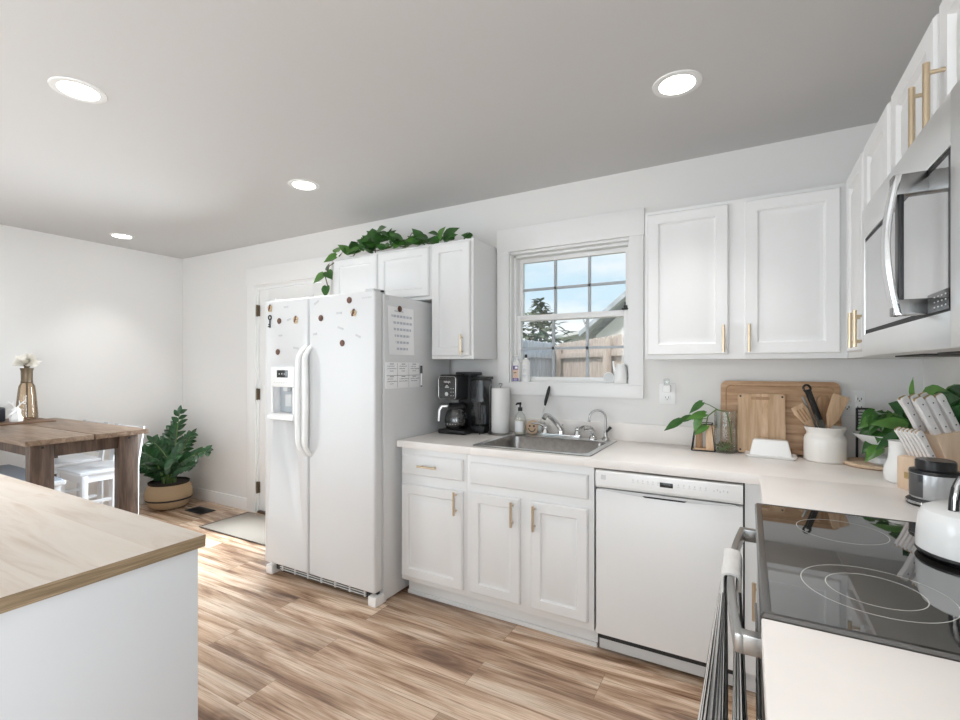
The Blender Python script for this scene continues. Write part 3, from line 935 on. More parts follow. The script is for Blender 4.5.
for sx in (FX0 + .002, FX1 - .062):
    obj('foot_cover', MB().box(sx, sx + .060, -.795, -.700, .0, .058, .010), 'white', t)
for sx in (FX0 + .02, FX1 - .085):
    obj('hinge_cap', MB().box(sx, sx + .065, -.790, -.690, 1.752, 1.778, .006), 'greyplastic', t)
obj('hinge_pin', MB().box(FX1 - .075, FX1 - .005, -.735, -.722, 1.762, 1.772), 'blackmatte', t)
b = MB().lathe([(.010, 0), (.013, .001), (.013, .003), (.010, .003)], mtx=Matrix.Translation((FX1, -.702, 1.732)) @ Matrix.Rotation(PI / 2, 4, 'Y'))
obj('side_cap', b, 'greyplastic', t)

# things stuck to the refrigerator
Rfront = Matrix.Rotation(PI / 2, 4, 'X')


def round_magnet(x, z, label, side=False):
    R = Matrix.Rotation(PI / 2, 4, 'Y') if side else Rfront
    pos = (FX1 + .0035, x, z) if side else (x, YD, z)
    pr = [(0, 0), (.0165, 0), (.0185, .002), (.0185, .004), (.0165, .006), (.012, .0055), (.012, .0065), (0, .0070)]
    m = MB().lathe(pr, n=24, mtx=Matrix.Translation(pos) @ R)
    return solo('round_magnet', m, 'magnet', label, 'magnet', 'round brown magnets on the refrigerator')


round_magnet(-3.263, 1.629, 'round brown magnet at the top of the narrow refrigerator door')
round_magnet(-3.277, 1.433, 'round brown magnet just above the ice dispenser')
round_magnet(-2.891, 1.629, 'round brown magnet near the top left of the wide refrigerator door')
round_magnet(-2.661, 1.720, 'round brown magnet highest on the wide refrigerator door')
round_magnet(-2.716, 1.476, 'round brown magnet lowest on the wide refrigerator door')
round_magnet(-.595, 1.680, 'round brown magnet pinning the calendar to the refrigerator side', True)


def flower_magnet(x, z, label, sp):
    m = MB()
    for k in range(5):
        a = 2 * PI * k / 5 + .3
        m.ball((x + .013 * math.cos(a), YD - .004, z + .013 * math.sin(a)), .010, sy=.4, n=10, mi=k % 2)
    m.ball((x, YD - .006, z), .009, sy=.6, n=10, mi=1)
    if sp: m.box(x - .014, x + .014, YD - .006, YD - .001, z - .026, z - .010, .003)
    return solo('flower_magnet', m, ['magnettan', 'magnet'], label, 'magnet', 'tan flower magnets on the refrigerator')


flower_magnet(-3.352, 1.717, 'tan flower magnet in the top left corner of the refrigerator', True)
flower_magnet(-3.110, 1.632, 'tan potted flower magnet near the top of the narrow refrigerator door', True)
flower_magnet(-2.627, 1.646, 'tan and brown star flower magnet at the right of the wide refrigerator door', False)
m = MB()
kx = -3.352
m.lathe([(.010, -.002), (.017, -.002), (.017, .002), (.010, .002), (.010, -.002)], n=18, mtx=Matrix.Translation((kx, YD - .004, 1.655)) @ Rfront)
m.box(kx - .004, kx + .004, YD - .006, YD - .002, 1.590, 1.640).box(kx - .016, kx - .002, YD - .006, YD - .002, 1.594, 1.602).box(kx - .013, kx - .002, YD - .006, YD - .002, 1.608, 1.615)
solo('key_magnet', m, 'blackmatte', 'black old-fashioned key magnet at the left edge of the refrigerator', 'magnet')
for x, z, a, wd, lb in ((-3.201, 1.714, 0, .042, 'pale word magnet highest on the narrow refrigerator door'), (-3.176, 1.634, .2, .036, 'pale word magnet between the round and the flower magnet'),
                        (-3.253, 1.537, 0, .036, 'pale word magnet midway between the two round magnets on the narrow door'), (-3.110, 1.455, -.15, .050, 'pale word magnet above the handle of the narrow door'),
                        (-2.929, 1.724, .45, .045, 'pale tilted word magnet in the top left corner of the wide door'), (-2.942, 1.536, .1, .032, 'pale word magnet above the handle of the wide door'),
                        (-2.744, 1.651, 0, .042, 'pale word magnet left of the star flower magnet'), (-2.732, 1.563, -.3, .046, 'pale tilted word magnet above the lowest round magnet'),
                        (-2.596, 1.513, -.4, .040, 'pale tilted word magnet at the right, below the star flower magnet')):
    m = MB().box(-wd / 2, wd / 2, -.0016, 0, -.006, .006, mtx=Matrix.Translation((x, YD, z)) @ Matrix.Rotation(-a, 4, 'Y'))
    for k in range(3):
        m.box(-wd / 2 + .004 + k * wd / 3, -wd / 2 + .001 + (k + .8) * wd / 3, -.0020, 0, -.003, .003, mi=1, mtx=Matrix.Translation((x, YD, z)) @ Matrix.Rotation(-a, 4, 'Y'))
    solo('word_magnet', m, ['wordmag', 'paperink'], lb, 'magnet', 'word magnets on the refrigerator')

# calendar sheet on the side
t = thing('wall_calendar', 'white paper calendar page hanging on the refrigerator side', 'calendar', (FX1, -.58, 1.41))
rows = []
for i in range(9):
    z = 1.690 - .280 * i / 8
    lift = .003 + .012 * (i / 8) ** 2
    rows.append([(FX1 + .0015 + lift * (abs(k - 3) / 3) ** 2 * (1 if k < 3 else .5), -.700 + .240 * k / 6, z) for k in range(7)])
obj('page', MB().sheet(rows, thick=.0008), 'paper', t)
for r in range(6):
    b = MB()
    for c in range(7):
        ya_ = -.680 + c * .030
        b.box(FX1 + .0030, FX1 + .0042, ya_, ya_ + .022, 1.642 - r * .038 - .014, 1.642 - r * .038)
    obj('printed_week', b, 'paperink', t)
obj('printed_month', MB().box(FX1 + .0030, FX1 + .0042, -.640, -.560, 1.662, 1.668), 'paperink', t)
# weekly dry-erase planner and its marker
t = thing('weekly_planner', 'white dry-erase planner with six boxes of black handwriting below the calendar', 'planner board', (FX1, -.56, 1.21))
obj('board', MB().box(FX1, FX1 + .003, -.716, -.400, 1.213, 1.366, .001), 'paper', t)
b = MB()
b.box(FX1 + .0028, FX1 + .0036, -.710, -.404, 1.2875, 1.2895)
for y in (-.612, -.506):
    b.box(FX1 + .0028, FX1 + .0036, y - .0006, y + .0006, 1.218, 1.360)
rnd = random.Random(3)
for c in range(3):
    for r in range(2):
        y0_, zt_ = -.706 + c * .106, 1.360 - r * .074
        b.box(FX1 + .0028, FX1 + .0036, y0_ + .025, y0_ + .06, zt_ - .006, zt_ - .003)
        for ln in range(3 if (r == 0 or c == 0) else 2):
            yy = y0_ + .006 + (.02 if ln == 2 else 0)
            zz = zt_ - .020 - ln * .014
            for q in range(rnd.randint(6, 10) if ln < 2 else 4):
                hgt = rnd.uniform(.003, .007)
                b.box(FX1 + .0028, FX1 + .0036, yy, yy + .0018, zz, zz + hgt)
                b.box(FX1 + .0028, FX1 + .0036, yy, yy + .006, zz + hgt * .4, zz + hgt * .4 + .0014)
                yy += .0088
obj('handwriting', b, 'ink', t)
t = thing('dry_erase_marker', 'black and white marker held upright on the refrigerator beside the planner', 'marker', (FX1, -.384, 1.218))
obj('barrel', MB().cyl((FX1 + .0075, -.384, 1.220), (FX1 + .0075, -.384, 1.298), .0045, n=12), 'white', t)
obj('cap', MB().cyl((FX1 + .0075, -.384, 1.298), (FX1 + .0075, -.384, 1.346), .0072, .0065, n=14).cyl((FX1 + .0075, -.384, 1.215), (FX1 + .0075, -.384, 1.222), .0055, n=12), 'black', t)

# ================================================================== POTHOS ON THE CABINETS
def pothos_leaf(mb, tip, ang, L, W, tilt, mi=0):
    d = Vector((math.cos(ang) * math.cos(tilt), math.sin(ang) * math.cos(tilt), math.sin(tilt)))
    mb.leaf(tip, d, (.3, -.85, .55), L * 1.25, W * 1.3, .2, True, mi)


t = thing('trailing_pothos', 'green pothos vine trailing along the top of the cabinets over the refrigerator', 'plant', (-2.9, -.2, 2.124))
rnd = random.Random(11)
ctrl = [(-3.33, -.345, 1.93), (-3.365, -.335, 2.00), (-3.36, -.30, 2.08), (-3.31, -.26, 2.128), (-3.20, -.22, 2.150), (-3.10, -.25, 2.215), (-3.03, -.27, 2.170), (-2.94, -.26, 2.150), (-2.80, -.25, 2.170), (-2.68, -.25, 2.150), (-2.60, -.27, 2.18), (-2.50, -.26, 2.145), (-2.42, -.25, 2.137), (-2.33, -.24, 2.135), (-2.20, -.25, 2.136)]
b = MB().tube(ctrl, .0035, 7)
b.tube([(-3.0, -.2, 2.135), (-2.97, -.25, 2.22), (-2.93, -.27, 2.26)], .003, 6)
b.tube([(-2.72, -.24, 2.14), (-2.66, -.26, 2.20), (-2.63, -.26, 2.235), (-2.60, -.26, 2.20), (-2.64, -.25, 2.17)], .003, 6)
stems = b
fol = MB()
spots = [(-3.34, -.345, 1.925, -1.2, -1.2, .07), (-3.37, -.34, 2.01, 3.6, -.5, .085), (-3.34, -.34, 2.03, -.4, -.6, .08), (-3.36, -.30, 2.10, 2.6, -.3, .085), (-3.31, -.28, 2.15, -2.6, -.3, .085), (-3.20, -.25, 2.18, 2.2, .5, .085), (-3.15, -.25, 2.19, -1.2, .5, .08),
         (-3.24, -.30, 2.150, -.6, .3, .08), (-3.18, -.28, 2.160, -2.0, .6, .075), (-3.13, -.28, 2.165, -.9, -.2, .085), (-3.08, -.28, 2.17, -2.3, -.3, .08), (-3.27, -.31, 2.17, 2.4, .8, .07), (-3.10, -.27, 2.23, 2.8, .2, .05), (-2.97, -.26, 2.24, 2.6, 1.1, .09), (-2.93, -.28, 2.25, -.5, .3, .115), (-2.93, -.28, 2.24, -2.4, -.3, .10)]
for q in spots:
    pothos_leaf(fol, q[:3], q[3], q[5], q[5] * .72, q[4], rnd.choice((0, 0, 1)))
for k in range(40):
    x = -3.06 + .52 * rnd.random() if k < 32 else -2.56 + .2 * rnd.random()
    z = 2.138 + .085 * rnd.random() * (1 if x < -2.6 else .6)
    L_ = rnd.uniform(.055, .095)
    pothos_leaf(fol, (x, -.25 - .05 * rnd.random(), z), rnd.uniform(PI * .85, PI * 2.15), L_, L_ * .75, rnd.uniform(-.1, .8), rnd.choice((0, 0, 1)))
for x, L_ in ((-2.40, .08), (-2.36, .085), (-2.20, .05), (-2.16, .055), (-2.46, .05), (-2.30, .04)):
    pothos_leaf(fol, (x, -.28, 2.138), rnd.uniform(PI, 2 * PI), L_, L_ * .75, .35, 0)
obj('stem', stems, 'stembrown', t)
obj('foliage', fol, ['leaf', 'leaflight'], t)

# ================================================================== MICROWAVE
t = thing('microwave', 'stainless steel over-the-range microwave between the wall cabinets', 'microwave', (-.2, -1.45, 1.37))
MY0, MY1, MZ0, MZ1 = -1.842, -1.074, 1.370, 1.788
obj('casing', MB().box(-.350, -.004, MY0, MY1, MZ0, MZ1, .003), 'steelpale', t)
b = MB()
gy0, gy1, gz0, gz1 = -1.758, -1.104, 1.432, 1.700
b.box(-.392, -.352, gy1, MY1, MZ0, MZ1, .003).box(-.392, -.352, MY0, gy0, MZ0, MZ1, .003)
b.box(-.392, -.352, gy0 - .002, gy1 + .002, gz1, MZ1, .003).box(-.392, -.352, gy0 - .002, gy1 + .002, MZ0, gz0, .003)
dm = obj('door', b, 'steelpale', t)
obj('door_window', MB().box(-.389, -.355, gy0, gy1, gz0, gz1), 'blackmatte', dm, label='black edged door window')
obj('window_mirror', MB().box(-.3905, -.3885, gy0 + .012, gy1 - .010, gz0 + .010, gz1 - .012), 'mwglass', dm)
hy = -1.632
b = MB()
pts = []
for k in range(15):
    u = k / 14
    pts.append((-.437 - .016 * math.sin(PI * u), 1.436 + .264 * u))
outer = pts + [(x + .010, z) for x, z in pts[::-1]]
b.prism(outer, 'y', hy - .016, hy + .016, .002)
b.box(-.440, -.390, hy - .014, hy + .014, 1.436, 1.466, .002, mi=1).box(-.440, -.390, hy - .014, hy + .014, 1.662, 1.700, .002, mi=1)
b.box(-.432, -.424, hy - .013, hy + .013, 1.460, 1.668, .001, mi=2)
obj('handle', b, ['chrome', 'darksteel', 'black'], dm, label='bowed chrome door handle')
obj('bracket_reflection', MB().box(-.3915, -.389, -1.752, -1.645, 1.436, 1.470), 'display', dm)  # dark band painted for the handle bracket's reflection, behind the keypad
b = MB()
for r in range(3):
    for c in range(4):
        b.box(-.3920, -.391, -1.740 + c * .018, -1.735 + c * .018, 1.443 + r * .009, 1.445 + r * .009)
obj('keypad_print', b, 'greyplastic', dm)
b = MB()
for k in range(2):
    y = -1.70 + k * .33
    b.box(-.33, -.16, y, y + .24, MZ0 - .004, MZ0 + .002)
obj('grease_filter', b, 'blackmatte', t)
obj('lamp_cover', MB().box(-.12, -.05, -1.6, -1.3, MZ0 - .004, MZ0 + .001), 'greyplastic', t)

# ================================================================== STOVE
t = thing('stove', 'stainless steel range with a black glass cooktop on the right-hand wall', 'stove', (-.33, -1.48, 0))
RY0, RY1 = -1.862, -1.100
obj('oven_body', MB().box(-.630, -.012, RY0 + .004, RY1 - .004, .02, .895), 'blackmatte', t)
ct = MB()
L = [rrect(-.659, -.010, RY0, RY1, .006, .897), rrect(-.659, -.010, RY0, RY1, .006, .914), rrect(-.655, -.014, RY0 + .004, RY1 - .004, .008, .9195), rrect(-.644, -.030, RY0 + .009, RY1 - .010, .012, .9205), rrect(-.641, -.033, RY0 + .012, RY1 - .013, .012, .9185)]
cf = obj('cooktop_frame', MB().loops(L, closed_last=False), 'darksteel', t)
cg = obj('cooktop_glass', MB().loops([rrect(-.642, -.032, RY0 + .011, RY1 - .012, .012, .910), rrect(-.642, -.032, RY0 + .011, RY1 - .012, .012, .9192)]), 'blackglass', t)
for cx, cy, rr in ((-.47, -1.66, .115), (-.47, -1.66, .075), (-.47, -1.29, .095), (-.19, -1.66, .085), (-.19, -1.29, .10)):
    b = MB().lathe([(rr - .0008, .9193), (rr - .0008, .9195), (rr + .0008, .9195), (rr + .0008, .9193)], (cx, cy, 0), 64)
    obj('burner_ring', b, 'ring', cg)
obj('oven_door', MB().box(-.654, -.632, RY0 + .004, RY1 - .004, .19, .885, .004), 'steel', t)
obj('oven_window', MB().box(-.661, -.655, RY0 + .12, RY1 - .12, .34, .66, .001), 'blackglass', t)
obj('storage_drawer', MB().box(-.654, -.632, RY0 + .004, RY1 - .004, .03, .18, .004), 'steel', t)
obj('side_panel', MB().box(-.655, -.014, RY0, RY0 + .003, .02, .897), 'blackmatte', t)
b = MB()
n = 17
hz = .832
for i in range(n):
    pass
pts_o, pts_i = [], []
for i in range(n):
    u = i / (n - 1)
    y = -1.812 + .672 * u
    bow = -.700 - .022 * math.sin(PI * u)
    pts_o.append((bow, y)); pts_i.append((bow + .016, y))
b.prism(pts_o + pts_i[::-1], 'z', hz - .018, hz + .018, .004)
for y in (-1.812, -1.168):
    b.box(-.690, -.652, y + .001, y + .027, hz - .018, hz + .018, .003)
hd = obj('handle', b, 'steel', t, label='bowed steel oven handle')
obj('vent_strip', MB().box(-.6545, -.632, RY0 + .01, RY1 - .01, .886, .897), 'blackmatte', t)

# towel over the oven handle
t = thing('kitchen_towel', 'black and white striped towel draped over the oven handle', 'towel', (-.72, -1.46, .35))


def towel_fall(xc0, xc1, yc, z_top, z_bot, hx0, hx1, hy0, hy1, folds, ph):
    """one hanging side of the towel: a gathered bundle with vertical folds; stripes follow the cloth"""
    n_, N = 120, 16
    L_ = []
    for i in range(N + 1):
        v = i / N
        e = min(1, v * 2.2)
        ring = []
        for k in range(n_):
            q = 2 * PI * k / n_
            cq, sq = math.cos(q), math.sin(q)
            f_ = 1 + e * (.13 * math.sin(folds * q + ph + 1.5 * v) + .07 * math.sin((folds * 2 - 1) * q + 2 * ph))
            hx = hx0 + (hx1 - hx0) * v; hy = hy0 + (hy1 - hy0) * v
            sgn = lambda a: (abs(a) ** .6) * (1 if a > 0 else -1)
            ring.append((xc0 + (xc1 - xc0) * v + hx * sgn(cq) * f_, yc + hy * sgn(sq) * f_, z_top + (z_bot - z_top) * v))
        L_.append(ring)
    m = MB().loops(L_)
    for f in m.bm.faces:
        if len(f.verts) == 4:
            c = f.calc_center_median()
            u = (c.z - z_top) / (z_bot - z_top)
    # stripe by the position round the bundle (faces come in ring order)
    fs = list(m.bm.faces)
    m.bm.faces.ensure_lookup_table()
    k = 0
    for f in fs:
        if len(f.verts) == 4:
            f.material_index = 1 if ((k % n_) % 5) < 2 else 0
            k += 1
        else:
            f.material_index = 0
    return m


obj('front_fall', towel_fall(-.7275, -.764, -1.462, .842, .345, .0045, .036, .080, .115, 7, .4), ['towelpale', 'towelink'], t, sharp=80)
obj('back_fall', towel_fall(-.6985, -.695, -1.462, .842, .400, .0045, .018, .080, .105, 6, 1.9), ['towelpale', 'towelink'], t, sharp=80)
b = MB()
pf = [(-.7345, .792), (-.7335, .846), (-.730, .854), (-.713, .857), (-.697, .854), (-.6915, .846), (-.6915, .815)]
rows = []
for k in range(9):
    y = -1.545 + .166 * k / 8
    rows.append([(x + .0015 * math.sin(k * 2.1), y, z + .002 * math.sin(k * 1.7)) for x, z in pf])
obj('folded_top', b.sheet(rows, thick=.006), 'towelpale', t, sharp=80, label='pale plain band over the handle')

# kettle on the cooktop
t = thing('kettle', 'white kettle with a black top handle on the back of the cooktop', 'kettle', (-.245, -1.375, .9196))
K = (-.245, -1.375, .9196)
pr = [(0, .010), (.094, .010), (.099, .016), (.099, .030), (.097, .060), (.094, .088), (.088, .102), (.074, .110), (.0, .113)]
obj('body', MB().lathe(pr, K, 48), 'white', t)
obj('base', MB().lathe([(0, 0), (.088, 0), (.095, .003), (.100, .010), (.098, .015), (0, .015)], K, 48), 'black', t)
b = MB()
pts = []
for k in range(13):
    a = PI * k / 12
    pts.append((K[0] - .058 * math.cos(a) * .8, K[1] - .058 * math.cos(a) * .6, K[2] + .105 + .068 * min(1, math.sin(a) * 1.5)))
b.tube(pts, .009, 12)
hk = obj('handle', b, 'black', t)
obj('handle_trim', MB().tube([(x, y - .004, z + .007) for x, y, z in pts], .005, 8), 'chrome', t)
obj('lid_knob', MB().lathe([(0, .110), (.012, .110), (.014, .124), (.009, .132), (0, .133)], K, 20), 'black', t)
obj('spout', MB().tube([(K[0] + .07, K[1] + .05, K[2] + .05), (K[0] + .105, K[1] + .075, K[2] + .085), (K[0] + .118, K[1] + .085, K[2] + .105)], [.018, .012, .010], 12), 'white', t)

# ================================================================== ISLAND (peninsula at the left)
t = thing('island_cabinet', 'white island base with a plain end panel in the left foreground', 'island', (-2.75, -2.5, 0))
obj('cabinet_body', MB().box(-3.75, -1.915, -3.05, -2.115, .09, .883, .001), 'cab', t)
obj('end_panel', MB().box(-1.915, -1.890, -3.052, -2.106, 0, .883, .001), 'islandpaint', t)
obj('toe_kick', MB().box(-3.70, -1.915, -3.0, -2.165, 0, .09), 'cab', t)
for k in range(3):
    m = MB().panel((-1.93 - k * .60, -2.115, .11), (-1, 0, 0), UZ, (0, 1, 0), .58, .76, DOORP)
    obj('door', m, 'cab', t, sharp=25)
t = thing('island_worktop', 'pale oak laminate worktop on the white island', 'worktop', (-2.75, -2.5, .884))
b = MB().box(-3.80, -1.879, -3.09, -2.093, .884, .914)
o = obj('top', b, ['oaktop', 'oakedge'], t)
for p in o.data.polygons:
    if abs(p.normal.z) < .5: p.material_index = 1

# ================================================================== DINING TABLE
TZ = .92
t = thing('dining_table', 'dark rustic wood counter-height dining table by the left wall', 'table', (-4.9, -1.4, 0))
obj('table_leaf', MB().box(-5.63, -4.200, -1.404, -1.105, TZ - .030, TZ, .003), 'rustictop', t)
obj('table_leaf', MB().box(-5.63, -4.200, -1.735, -1.412, TZ - .030, TZ, .003), 'rustictop', t)
obj('apron', MB().box(-5.50, -4.285, -1.655, -1.630, TZ - .115, TZ - .031).box(-5.50, -4.285, -1.190, -1.165, TZ - .115, TZ - .031).box(-4.310, -4.285, -1.575, -1.250, TZ - .115, TZ - .031).box(-5.50, -5.475, -1.655, -1.165, TZ - .115, TZ - .031), 'rusticleg', t)
for lx in (-4.33, -5.57):
    for ly in (-1.695, -1.250):
        obj('leg', MB().box(lx, lx + .070, ly, ly + .110, 0, TZ - .031, .003).cyl((lx + .072, ly + .055, TZ - .052), (lx + .069, ly + .055, TZ - .052), .007, mi=1), ['rusticleg', 'blackmatte'], t)


def slat_chair(x, y, label):
    """counter stool: front edge towards -y"""
    t = thing('counter_chair', label, 'chair', (x, y, 0), 0, 'white slat-back chairs behind the table')
    w2, sz = .200, .61
    obj('seat', MB().box(-w2, w2, -.19, .17, sz - .022, sz, .008, 3), 'chair', t, True)
    obj('apron', MB().box(-w2 + .03, w2 - .03, -.172, -.155, sz - .075, sz - .022).box(-w2 + .03, w2 - .03, .135, .150, sz - .075, sz - .022).box(-w2 + .018, -w2 + .034, -.15, .14, sz - .075, sz - .022).box(w2 - .034, w2 - .018, -.15, .14, sz - .075, sz - .022), 'chair', t, True)
    for s in (-1, 1):
        obj('leg', MB().box(s * (w2 - .018) - .018, s * (w2 - .018) + .018, -.178, -.142, 0, sz - .022, .003), 'chair', t, True)
        m = MB().tube([(s * (w2 - .014), .155, 0), (s * (w2 - .014), .160, sz), (s * (w2 - .014), .200, .89)], .019, 4)
        obj('rear_leg', m, 'chair', t, True, sharp=20)
    b = MB().box(-w2 + .03, w2 - .03, .187, .206, .85, .885, .004).box(-w2 + .03, w2 - .03, .163, .178, sz + .04, sz + .070, .003)
    obj('back_rail', b, 'chair', t, True)
    for k in range(5):
        xx = -w2 + .075 + k * .0625
        obj('slat', MB().tube([(xx, .170, sz + .055), (xx, .196, .86)], .011, 4), 'chair', t, True, sharp=20)
    obj('stretcher', MB().box(-w2 + .03, w2 - .03, -.168, -.150, .24, .265).box(-w2 + .016, -w2 + .032, -.15, .15, .30, .322).box(w2 - .032, w2 - .016, -.15, .15, .30, .322), 'chair', t, True)
    return t


slat_chair(-4.84, -1.130, 'white slat-back chair behind the table, nearer the plant')
slat_chair(-5.39, -1.130, 'white slat-back chair behind the table, farther along towards the vase')
t = thing('bench', 'white bench with a blue-grey seat pad tucked under the near side of the table', 'bench', (-5.0, -1.60, 0))
obj('seat_frame', MB().box(-5.46, -4.535, -1.800, -1.430, .575, .605, .012, 3), 'chair', t)
obj('seat_pad', MB().box(-5.445, -4.555, -1.785, -1.445, .603, .618, .006), 'cushion', t)
for lx in (-5.43, -4.605):
    for ly in (-1.775, -1.490):
        obj('leg', MB().box(lx, lx + .04, ly, ly + .04, 0, .577, .003), 'chair', t)

# on the table
t = thing('glass_vase', 'tall amber glass bottle vase with a dark woven neck on the dining table', 'vase', (-5.55, -1.315, TZ))
VZ = TZ + .014
V = (-5.55, -1.315, VZ)
obj('body', MB().lathe([(0, .004), (.060, .004), (.067, .012), (.065, .06), (.056, .18), (.048, .255), (.034, .285)], V, 32), 'amber', t)
obj('neck_wrap', MB().lathe([(.034, .280), (.037, .285), (.034, .30), (.035, .37), (.041, .395), (.034, .395)], V, 32), 'hinge', t)
obj('inner_stem', MB().cyl((V[0], V[1], VZ + .01), (V[0], V[1], VZ + .37), .006), 'stembrown', t)
t = thing('flower_bloom', 'fluffy cream flower in the neck of the amber vase', 'flower', (V[0], V[1], VZ + .39))
b = MB()
rnd = random.Random(2)
for k in range(240):
    a, e = rnd.uniform(0, 2 * PI), rnd.uniform(-.2, 1.45)
    d = Vector((math.cos(a) * math.cos(e), math.sin(a) * math.cos(e), math.sin(e)))
    b.leaf(Vector((V[0], V[1], VZ + .425)) + d * rnd.uniform(.005, .045), d, (.5, -.5, .7), rnd.uniform(.035, .055), .026, .12, False)
obj('petals', b, 'flower', t)
obj('calyx', MB().cyl((V[0], V[1], VZ + .38), (V[0], V[1], VZ + .43), .012, .022), 'stembrown', t)
solo('serving_tray', MB().box(-5.75, -5.30, -1.62, -1.22, TZ + .001, TZ + .013, .003), 'traywood', 'flat brown tray under the vase and figurine on the table', 'tray')
t = thing('deer_figurine', 'white faceted deer head figurine with antlers beside the vase', 'figurine', (-5.40, -1.42, VZ))
D = Vector((-5.40, -1.42, VZ))
b = MB().loops([[D + Vector((c * r * 1.0, s_ * r, z)) for c, s_ in ((1, 0), (.5, .87), (-.5, .87), (-1, 0), (-.5, -.87), (.5, -.87))] for r, z in ((.036, 0), (.040, .02), (.030, .045), (.026, .065), (.030, .085), (.014, .105))])
b.loops([[D + Vector((.012 + q * .9, -.010 - q, .078 - q * .5)) + Vector((c * r, s_ * r * .6, s_ * r)) for c, s_ in ((1, 0), (0, 1), (-1, 0), (0, -1))] for r, q in ((.022, 0), (.014, .03), (.008, .045))])
hdm = obj('head', b, 'whitematte', t, sharp=10)
for s in (-1, 1):
    ax = Vector((.75, .66, 0)) * s
    b = MB().tube([D + Vector((0, 0, .095)), D + ax * .022 + Vector((0, 0, .125)), D + ax * .050 + Vector((0, 0, .150))], [.005, .0045, .003], 6)
    b.tube([D + ax * .022 + Vector((0, 0, .125)), D + ax * .018 + Vector((0, 0, .155))], [.004, .002], 6)
    b.tube([D + ax * .036 + Vector((0, 0, .138)), D + ax * .060 + Vector((0, 0, .130))], [.004, .002], 6)
    obj('antler', b, 'whitematte', t)
    obj('ear', MB().leaf(D + ax * .018 + Vector((0, 0, .085)), ax + Vector((0, 0, .2)), (0, 0, 1), .045, .024, .1, False), 'whitematte', t)
b = MB().box(-5.72, -5.46, -1.60, -1.46, VZ, VZ + .105, .012, 3)
solo('black_box', b, 'darkbox', 'dark navy-black box behind the deer figurine on the table', 'box')

# ================================================================== ZZ PLANT, VENT, RUG
PX, PY = -5.50, -.30
t = thing('zz_plant', 'green ZZ plant in a round woven basket in the far corner', 'plant', (PX, PY, 0))
obj('basket', MB().lathe([(0, .004), (.13, .004), (.165, .03), (.192, .09), (.197, .13), (.187, .185), (.168, .230), (.160, .230), (.17, .18), (.0, .17)], (PX, PY, 0), 40), 'basket', t)
obj('dark_band', MB().lathe([(.188, .083), (.1925, .084), (.1955, .098), (.1945, .100), (.188, .1)], (PX, PY, 0), 40), 'blackmatte', t)
obj('planter_rim', MB().lathe([(.145, .20), (.166, .222), (.172, .248), (.164, .252), (.150, .235), (0, .232)], (PX, PY, 0), 36), 'soil', t)
rnd = random.Random(21)
st, fo = MB(), MB()
canes = [(1.0, .66, .05), (2.4, .42, .20), (-.08, .44, .66), (-.45, .36, .50), (-.2, .28, .50), (.7, .46, .16), (-1.2, .36, .26), (3.6, .26, .34), (4.0, .42, .20), (1.9, .52, .10), (5.3, .26, .26), (2.9, .30, .30), (-.25, .46, .36), (3.3, .18, .40), (-1.8, .24, .28)]
for ang, hgt, rch in canes:
    base = Vector((PX + .05 * math.cos(ang * 1.7), PY + .05 * math.sin(ang * 1.7), .23))
    dirv = Vector((math.cos(ang), math.sin(ang) * .8, 0))
    P = [base + dirv * (rch * (u ** 1.5)) + Vector((0, 0, hgt * (u ** .8) - .10 * rch * u * u)) for u in [i / 10 for i in range(11)]]
    # keep out of the walls
    for p in P:
        p.x = max(p.x, XL + .07); p.y = min(p.y, -.06)
    st.tube(P, [.010 - .0007 * i for i in range(11)], 7)
    for i in range(3, 11):
        d = (P[i] - P[i - 1]).normalized()
        s_ = d.cross(Vector((0, 0, 1)))
        if s_.length < .2: s_ = d.cross(Vector((.5, -.8, 0)))
        s_.normalize()
        vw = Vector((.55, -.55, .65))
        s_ = d.cross(vw).normalized()
        for q in (-1, 1):
            ld_ = s_ * q + d * .75 + Vector((rnd.uniform(-.2, .2), rnd.uniform(-.2, .2), rnd.uniform(-.1, .2)))
            fo.leaf(P[i] if q > 0 else (P[i] + P[i - 1]) / 2, ld_, vw, .100 if i < 9 else .08, .052, .12, False)
    fo.leaf(P[-1], (P[-1] - P[-2]), (.55, -.55, .65), .085, .042, .1, False)
for v in fo.bm.verts:
    v.co.x = max(v.co.x, XL + .02); v.co.y = min(v.co.y, -.02)
obj('stem', st, 'stem', t)
obj('foliage', fo, 'zz', t)
b = MB().box(-5.25, -4.99, -.295, -.155, .0005, .006, .001)
for k in range(9):
    b.box(-5.235 + k * .027, -5.222 + k * .027, -.283, -.167, .006, .008, mi=0)
solo('floor_vent', b, 'blackmatte', 'black floor register beside the basket in the corner', 'floor vent')
t = thing('door_rug', 'beige woven rug with dark fringe in front of the back door', 'rug', (-4.1, -.27, 0))
rx0, rx1, ry0, ry1 = -4.65, -3.62, -.495, -.045
obj('weave', MB().box(rx0, rx1, ry0, ry1, .001, .009, .003), 'rug', t)
b = MB()
n_ = 26
for k in range(n_):
    y = ry0 + (ry1 - ry0) * (k + .5) / n_
    b.tube([(rx0 + .004, y, .006), (rx0 - .014, y + .004, .008), (rx0 - .030, y - .003 + .006 * (k % 2), .004)], .0035, 5)
for k in range(50):
    x = rx0 + (rx1 - rx0) * (k + .5) / 50
    b.box(x - .004, x + .006, ry0 - .004, ry0 + .004, .002, .0095)
obj('fringe', b, 'rugdark', t)

